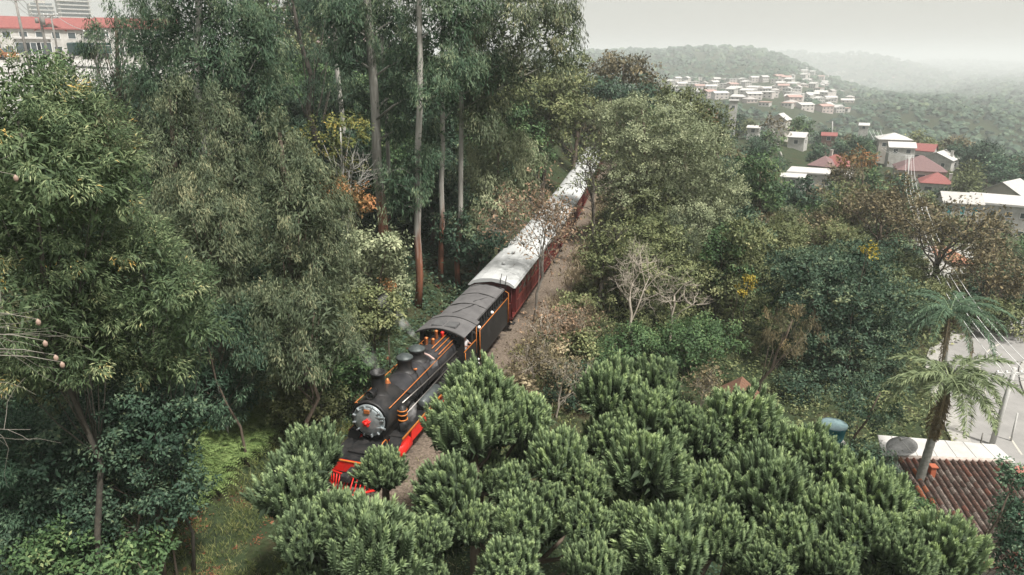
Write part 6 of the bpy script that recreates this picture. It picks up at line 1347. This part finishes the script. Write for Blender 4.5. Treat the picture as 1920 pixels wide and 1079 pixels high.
# ------------------------------------------------------------------ far wood on the hills, one mass
def ico():
    t = (1 + 5 ** .5) / 2; v = unit(np.array([(-1, t, 0), (1, t, 0), (-1, -t, 0), (1, -t, 0), (0, -1, t), (0, 1, t), (0, -1, -t), (0, 1, -t), (t, 0, -1), (t, 0, 1), (-t, 0, -1), (-t, 0, 1)], float))
    f = np.array([(0, 11, 5), (0, 5, 1), (0, 1, 7), (0, 7, 10), (0, 10, 11), (1, 5, 9), (5, 11, 4), (11, 10, 2), (10, 7, 6), (7, 1, 8), (3, 9, 4), (3, 4, 2), (3, 2, 6), (3, 6, 8), (3, 8, 9), (4, 9, 5), (2, 4, 11), (6, 2, 10), (8, 6, 7), (9, 8, 1)])
    tri = v[f]; a, b, c = tri[:, 0], tri[:, 1], tri[:, 2]; ab, bc, ca = unit(a + b), unit(b + c), unit(c + a)
    return np.concatenate([np.stack(q, 1) for q in ((a, ab, ca), (ab, b, bc), (ca, bc, c), (ab, bc, ca))])
I80 = ico(); I80 = I80[I80[:, :, 2].max(1) > .1]
Gf = np.random.default_rng(5); N = 9500
r = np.exp(Gf.uniform(math.log(330), math.log(9000), N)); az = Gf.uniform(R(2), R(42), N); x = r * np.sin(az); y = r * np.cos(az)
az2 = Gf.uniform(R(-40), R(5), 700); r2 = np.exp(Gf.uniform(math.log(180), math.log(900), 700)); x = np.append(x, r2 * np.sin(az2)); y = np.append(y, r2 * np.cos(az2)); r = np.append(r, r2)
z = T(x, y); ok = np.ones(len(x), bool)
pp = np.array(placed)
for i in range(0, len(x), 500): ok[i:i + 500] &= np.sqrt(((x[i:i + 500, None] - pp[:, 0]) ** 2 + (y[i:i + 500, None] - pp[:, 1]) ** 2).min(1)) > 15
# keep the line of sight to the town open: no big crowns just in front of it
for (u, v) in placed[::2]:
    d = math.hypot(u, v); ca = (x * u + y * v) / (r * d + 1e-9); ok &= ~((ca > math.cos(.012)) & (r < d) & (r > d - 60))
x, y, z, r = x[ok], y[ok], z[ok], r[ok]; N = len(x)
rad = np.clip(r * .0038, 2.8, 15) * Gf.uniform(.5, 1.5, N)
V = np.empty((N, len(I80), 3, 3)); tn = np.empty((N, len(I80)))
key = np.round(I80.reshape(-1, 3), 3); uq, inv = np.unique(key, axis=0, return_inverse=True)
for i in range(N):
    dsp = Gf.uniform(.68, 1.25, len(uq))[inv.ravel()].reshape(len(I80), 3, 1)
    V[i] = I80 * dsp * np.array([1, 1, .85]) * rad[i] + np.array([x[i], y[i], z[i] + rad[i] * .55])
    tn[i] = np.clip(.38 + Gf.normal() * .14 + Gf.normal(size=len(I80)) * .10, 0, 1)
o = inst('forest', quadmesh('forest', V.reshape(-1, 3, 3), LM['dark'], tn.ravel()), None); tag(o, 'hazy woods covering the far hills and valley', 'forest', kind='stuff')

# ------------------------------------------------------------------ undergrowth, ferns, grass
def scatter(name, label, n, box, leaf, ln, hmax, style='broad', mask=None, per=14, cat='undergrowth', up=.3, wr=None, spread=.5, edge=2.4):
    rng = np.random.default_rng(zlib.crc32(name.encode())); x = rng.uniform(box[0], box[1], n); y = rng.uniform(box[2], box[3], n)
    k = np.hypot(x, y) > 7; l = x - track_x(np.clip(y, 10, 170)); k &= (np.abs(l) > edge) | (y < 20)
    k &= np.abs(x - np.interp(np.clip(y, 15, 62), _ry, _rx)) > 4.2
    k &= ~((x > 17.5) & (x < 25.5) & (y > 21.5) & (y < 33.5))
    if mask is not None: k &= mask(x, y, l)
    x, y = x[k], y[k]; z = T(x, y); n = len(x); idx = np.repeat(np.arange(n), per); N = len(idx); hh = rng.uniform(hmax * .15, hmax, n)
    sc_ = np.clip(np.hypot(x, y) / 26, .8, 2.4)[idx]
    pos = np.stack([x, y, z], 1)[idx] + np.stack([rng.normal(size=N) * spread * hh[idx], rng.normal(size=N) * spread * hh[idx], rng.random(N) * hh[idx]], 1)
    d = rng.normal(size=(N, 3)); d[:, 2] = np.abs(d[:, 2]) * up + up; L_ = ln * sc_ * rng.uniform(.6, 1.35, N)
    V = leaves(pos, d, L_, L_ * (wr or STY[style]['w']), .25, rng, np.tile([0, 0, 1.2], (N, 1)) if wr is None else None)
    t = np.clip(.42 + rng.normal(size=n)[idx] * .15 + rng.normal(size=N) * .1, 0, 1); TRI[0] += 2 * N
    o = inst(name, quadmesh(name, V, LM[leaf], t), None); tag(o, label, cat, kind='stuff')
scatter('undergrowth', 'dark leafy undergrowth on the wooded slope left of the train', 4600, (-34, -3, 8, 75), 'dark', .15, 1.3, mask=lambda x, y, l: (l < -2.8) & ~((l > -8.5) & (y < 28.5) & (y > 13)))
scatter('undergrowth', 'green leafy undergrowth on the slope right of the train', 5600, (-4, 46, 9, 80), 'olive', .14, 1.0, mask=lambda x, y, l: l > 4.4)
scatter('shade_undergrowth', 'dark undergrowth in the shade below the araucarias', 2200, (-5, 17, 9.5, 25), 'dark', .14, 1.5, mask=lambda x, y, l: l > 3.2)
scatter('leaf_litter', 'dry red-brown leaves lying beside the gravel bed', 1500, (-14, 16, 14, 90), 'redbrown', .12, .06, mask=lambda x, y, l: (np.abs(l) > 2.4) & (np.abs(l) < 6.5), cat='leaf litter', up=.1)
scatter('dry_grass', 'pale dry grass along the right edge of the gravel bed', 15000, (-8, 22, 20, 90), 'straw', .32, .5, mask=lambda x, y, l: (l > 2.4) & (l < 6.5) & (np.sin(x * 1.3) + np.sin(y * .9 + x) > -1.0 + .7 * (l < 3.0)), per=12, cat='grass', up=1.1, wr=.07, spread=.9)
scatter('grass', 'green grass strip beside the left edge of the locomotive front', 3600, (-15, -3, 13, 30), 'grass', .24, .2, mask=lambda x, y, l: ((l < -2.6) | (y < 20)) & (l > -8), per=18, cat='grass', up=1.1, wr=.08, spread=1.2)
scatter('track_weeds', 'green weeds growing against the right side of the locomotive', 2200, (-8, 6, 18, 40), 'grass', .2, .35, mask=lambda x, y, l: (l > 1.5) & (l < 7) & (y < 36), per=14, cat='weeds', up=1.0, wr=.12, spread=.9, edge=1.5)
scatter('weeds', 'broad leaved weeds on the slope at the lower left', 900, (-17, -7, 11, 24), 'green', .14, .7, mask=lambda x, y, l: l < -5.2, per=16, cat='weeds')
scatter('red_litter', 'red earth patches of dry needles in the grass strip', 800, (-12.5, -8, 16, 24), 'redbrown', .09, .05, mask=lambda x, y, l: (np.sin(x * 1.7 + 1) * np.sin(y * 1.1) > .25), per=14, cat='leaf litter', up=.12, spread=5)
# fern bank: every fern is a rosette of arching fronds
def fern_mesh(seed):
    rng = np.random.default_rng(seed); out = []; tn = []
    for k in range(10):
        a = k * 2.4 + rng.uniform(-.3, .3); L_ = rng.uniform(.6, .95); n = 12; t = np.linspace(.12, 1, n); e = np.array([math.cos(a), math.sin(a), 0]); s_ = np.array([-math.sin(a), math.cos(a), 0])
        ax = e * (L_ * t)[:, None] + np.array([0, 0, 1]) * (L_ * (.75 * t - .85 * t ** 2))[:, None]
        for sgn in (-1, 1):
            ln = .2 * (1 - t * .8) * rng.uniform(.85, 1.1, n); out.append(leaves(ax, np.tile(e * .45 + sgn * s_, (n, 1)) + rng.normal(size=(n, 3)) * .08, ln, ln * .42, .2, rng, np.tile([0, 0, 2.], (n, 1)))); tn.append(np.clip(.45 + rng.normal(size=n) * .08 + .2 * t, 0, 1))
    return np.concatenate(out), np.concatenate(tn)
FN = [fern_mesh(i) for i in range(4)]
FV = []; FT = []
for i in range(170):
    px, py = rg.uniform(335, 525), rg.uniform(790, 960)
    if (py - 800) < (470 - px) * .35 - 20 or py > 800 + (540 - px) * .9: continue
    a = at(px, py, 1.0) - Vector((0, 0, CAM_Z)); rr = np.linspace(16, 34, 80); zz = T(a.x * rr, rr); hit = np.nonzero(CAM_Z + a.z * rr <= zz + .25)[0]
    if not len(hit): continue
    Y = rr[hit[0]]; v, t = FN[i % 4]; s_ = rg.uniform(.9, 1.4); k = rg.uniform(0, 6.28); tl = rg.uniform(-.25, .25); M_ = np.array(Matrix.Rotation(k, 3, 'Z') @ Matrix.Rotation(tl, 3, 'X'))
    FV.append((v * s_) @ M_.T + np.array([a.x * Y, Y, zz[hit[0]] + .42])); FT.append(np.clip(t + rg.uniform(-.15, .15), 0, 1))
TRI[0] += sum(len(v) for v in FV) * 2
tag(inst('ferns', quadmesh('ferns', np.concatenate(FV), LM['fern'], np.concatenate(FT)), None), 'bright green arching ferns covering the bank under the round dark tree', 'fern', kind='stuff')
# blossoms and seed pods
def blossom(label, pts, D, r, leaf, n=60, name='flowering_shrub', ln=.1):
    rng = np.random.default_rng(n + int(D)); c = at(*pts, D); gz = Tz(c.x, c.y); root = empty(name, (c.x, c.y, gz), 0, label, 'flowering shrub', None); h = c.z - gz
    B = np.array([(0, 0, h, r, r, r * .7), (r * .8, .1, h - r * .4, r * .7, r * .7, r * .5)]); V, t = crown(B, 'broad', ln, rng, None, .6, .8, False); o = inst('blossom', quadmesh('blossom', V, LM[leaf], t), root); o['kind'] = 'stuff'
    mb = MB(); limb_set(mb, (0, 0, -.2), (0, 0, max(.4, h)), B, .05, rng, n=4); mb.build('stem', BK['brown'], root)
blossom('small shrub with orange-yellow flowers left of the grass strip', (312, 972), 19.0, .22, 'orange', ln=.07)
blossom('bright yellow blossom among the olive trees', (1382, 545), 47, .42, 'flower', ln=.16)
blossom('second yellow blossom above the first among the olive trees', (1402, 525), 47.5, .32, 'flower', 61, ln=.16)
blossom('yellow blossom on top of the big dark tree', (1627, 468), 42, .36, 'flower', 62, ln=.15)
blossom('yellow-brown sprig beside the gravel right of the tender', (965, 660), 35.5, .45, 'yellow', 63, ln=.12)
blossom('orange-red sprigs on the bank left of the tender', (722, 535), 36, .4, 'orange', 64, ln=.14)
for i, (px, py, D) in enumerate(((85, 645, 12.6), (117, 685, 12.6), (72, 605, 12.6), (30, 335, 13.8), (105, 672, 12.7))):
    c = at(px, py, D); o = MB().lathe((0, 0, 0), (0, 0, 1), [(-.07, .001), (-.06, .025), (-.02, .045), (.03, .042), (.065, .018), (.08, .001)], 12).build('seed_pod', mat('tan_pod', (.36, .27, .22), .7, 0, (.26, .17, .13), 9)); o.location = c; tag(o, 'tan seed pod hanging on the pale bare branch at the left edge', 'seed pod', 'seed pods on the bare branch')

# ------------------------------------------------------------------ steam
def steam(label, pts, rads, dens):
    o = MB().tube(pts, rads, 12).build('steam', None); o.data.materials.clear()
    m = bpy.data.materials.new('steam'); m.use_nodes = True; n = m.node_tree.nodes; l = m.node_tree.links; n.remove(n['Principled BSDF'])
    pv = n.new('ShaderNodeVolumePrincipled'); pv.inputs['Color'].default_value = (.92, .92, .92, 1); tc = n.new('ShaderNodeTexCoord'); no = n.new('ShaderNodeTexNoise'); no.inputs['Scale'].default_value = 2.6; no.inputs['Detail'].default_value = 3
    mr = n.new('ShaderNodeMapRange'); mr.inputs[1].default_value = .38; mr.inputs[2].default_value = .68; mr.inputs[4].default_value = dens
    l.new(tc.outputs['Object'], no.inputs['Vector']); l.new(no.outputs['Fac'], mr.inputs[0]); l.new(mr.outputs[0], pv.inputs['Density']); l.new(pv.outputs[0], n['Material Output'].inputs['Volume'])
    o.data.materials.append(m); tag(o, label, 'steam', kind='stuff')
w0 = ml @ Vector((-.22, 7.2, BZ + 1.2)); steam('wisp of white steam blowing left from the safety valves', [w0, w0 + Vector((-.45, .3, .35)), w0 + Vector((-1.0, .7, .8)), w0 + Vector((-1.6, 1.1, 1.3)), w0 + Vector((-2.1, 1.5, 1.8))], [.06, .16, .28, .4, .3], 1.7)
w0 = ml @ Vector((1.1, 2.9, 1.6)); steam('small puff of steam beside the air pump', [w0, w0 + Vector((.1, .25, .2)), w0 + Vector((.1, .5, .5)), w0 + Vector((0, .7, .75))], [.08, .2, .24, .12], 2.6)
w0 = ml @ Vector((.7, 6.3, 2.6)); steam('small puff of steam over the right side of the boiler', [w0, w0 + Vector((.1, .2, .15)), w0 + Vector((.15, .4, .35))], [.08, .22, .14], 2.6)
w0 = ml @ Vector((0, 2.45, BZ + 1.75)); steam('thin smoke rising from the locomotive chimney', [w0, w0 + Vector((-.2, .1, .4)), w0 + Vector((-.5, .3, .8)), w0 + Vector((-.9, .5, 1.2))], [.15, .28, .36, .25], .5)
# ------------------------------------------------------------------ haze
hz = MB().box(-11000, 11000, -11000, 11000, -95, 97).build('haze', None); hz.data.materials.clear()
m = bpy.data.materials.new('haze'); m.use_nodes = True; n = m.node_tree.nodes; n.remove(n['Principled BSDF']); pv = n.new('ShaderNodeVolumePrincipled')
pv.inputs['Color'].default_value = (.86, .89, .90, 1); pv.inputs['Density'].default_value = .0004; m.node_tree.links.new(pv.outputs[0], n['Material Output'].inputs['Volume'])
hz.data.materials.append(m); tag(hz, 'pale haze in the air over the valley', 'haze', kind='stuff')
print('leaf triangles', TRI[0], 'objects', len(bpy.data.objects))
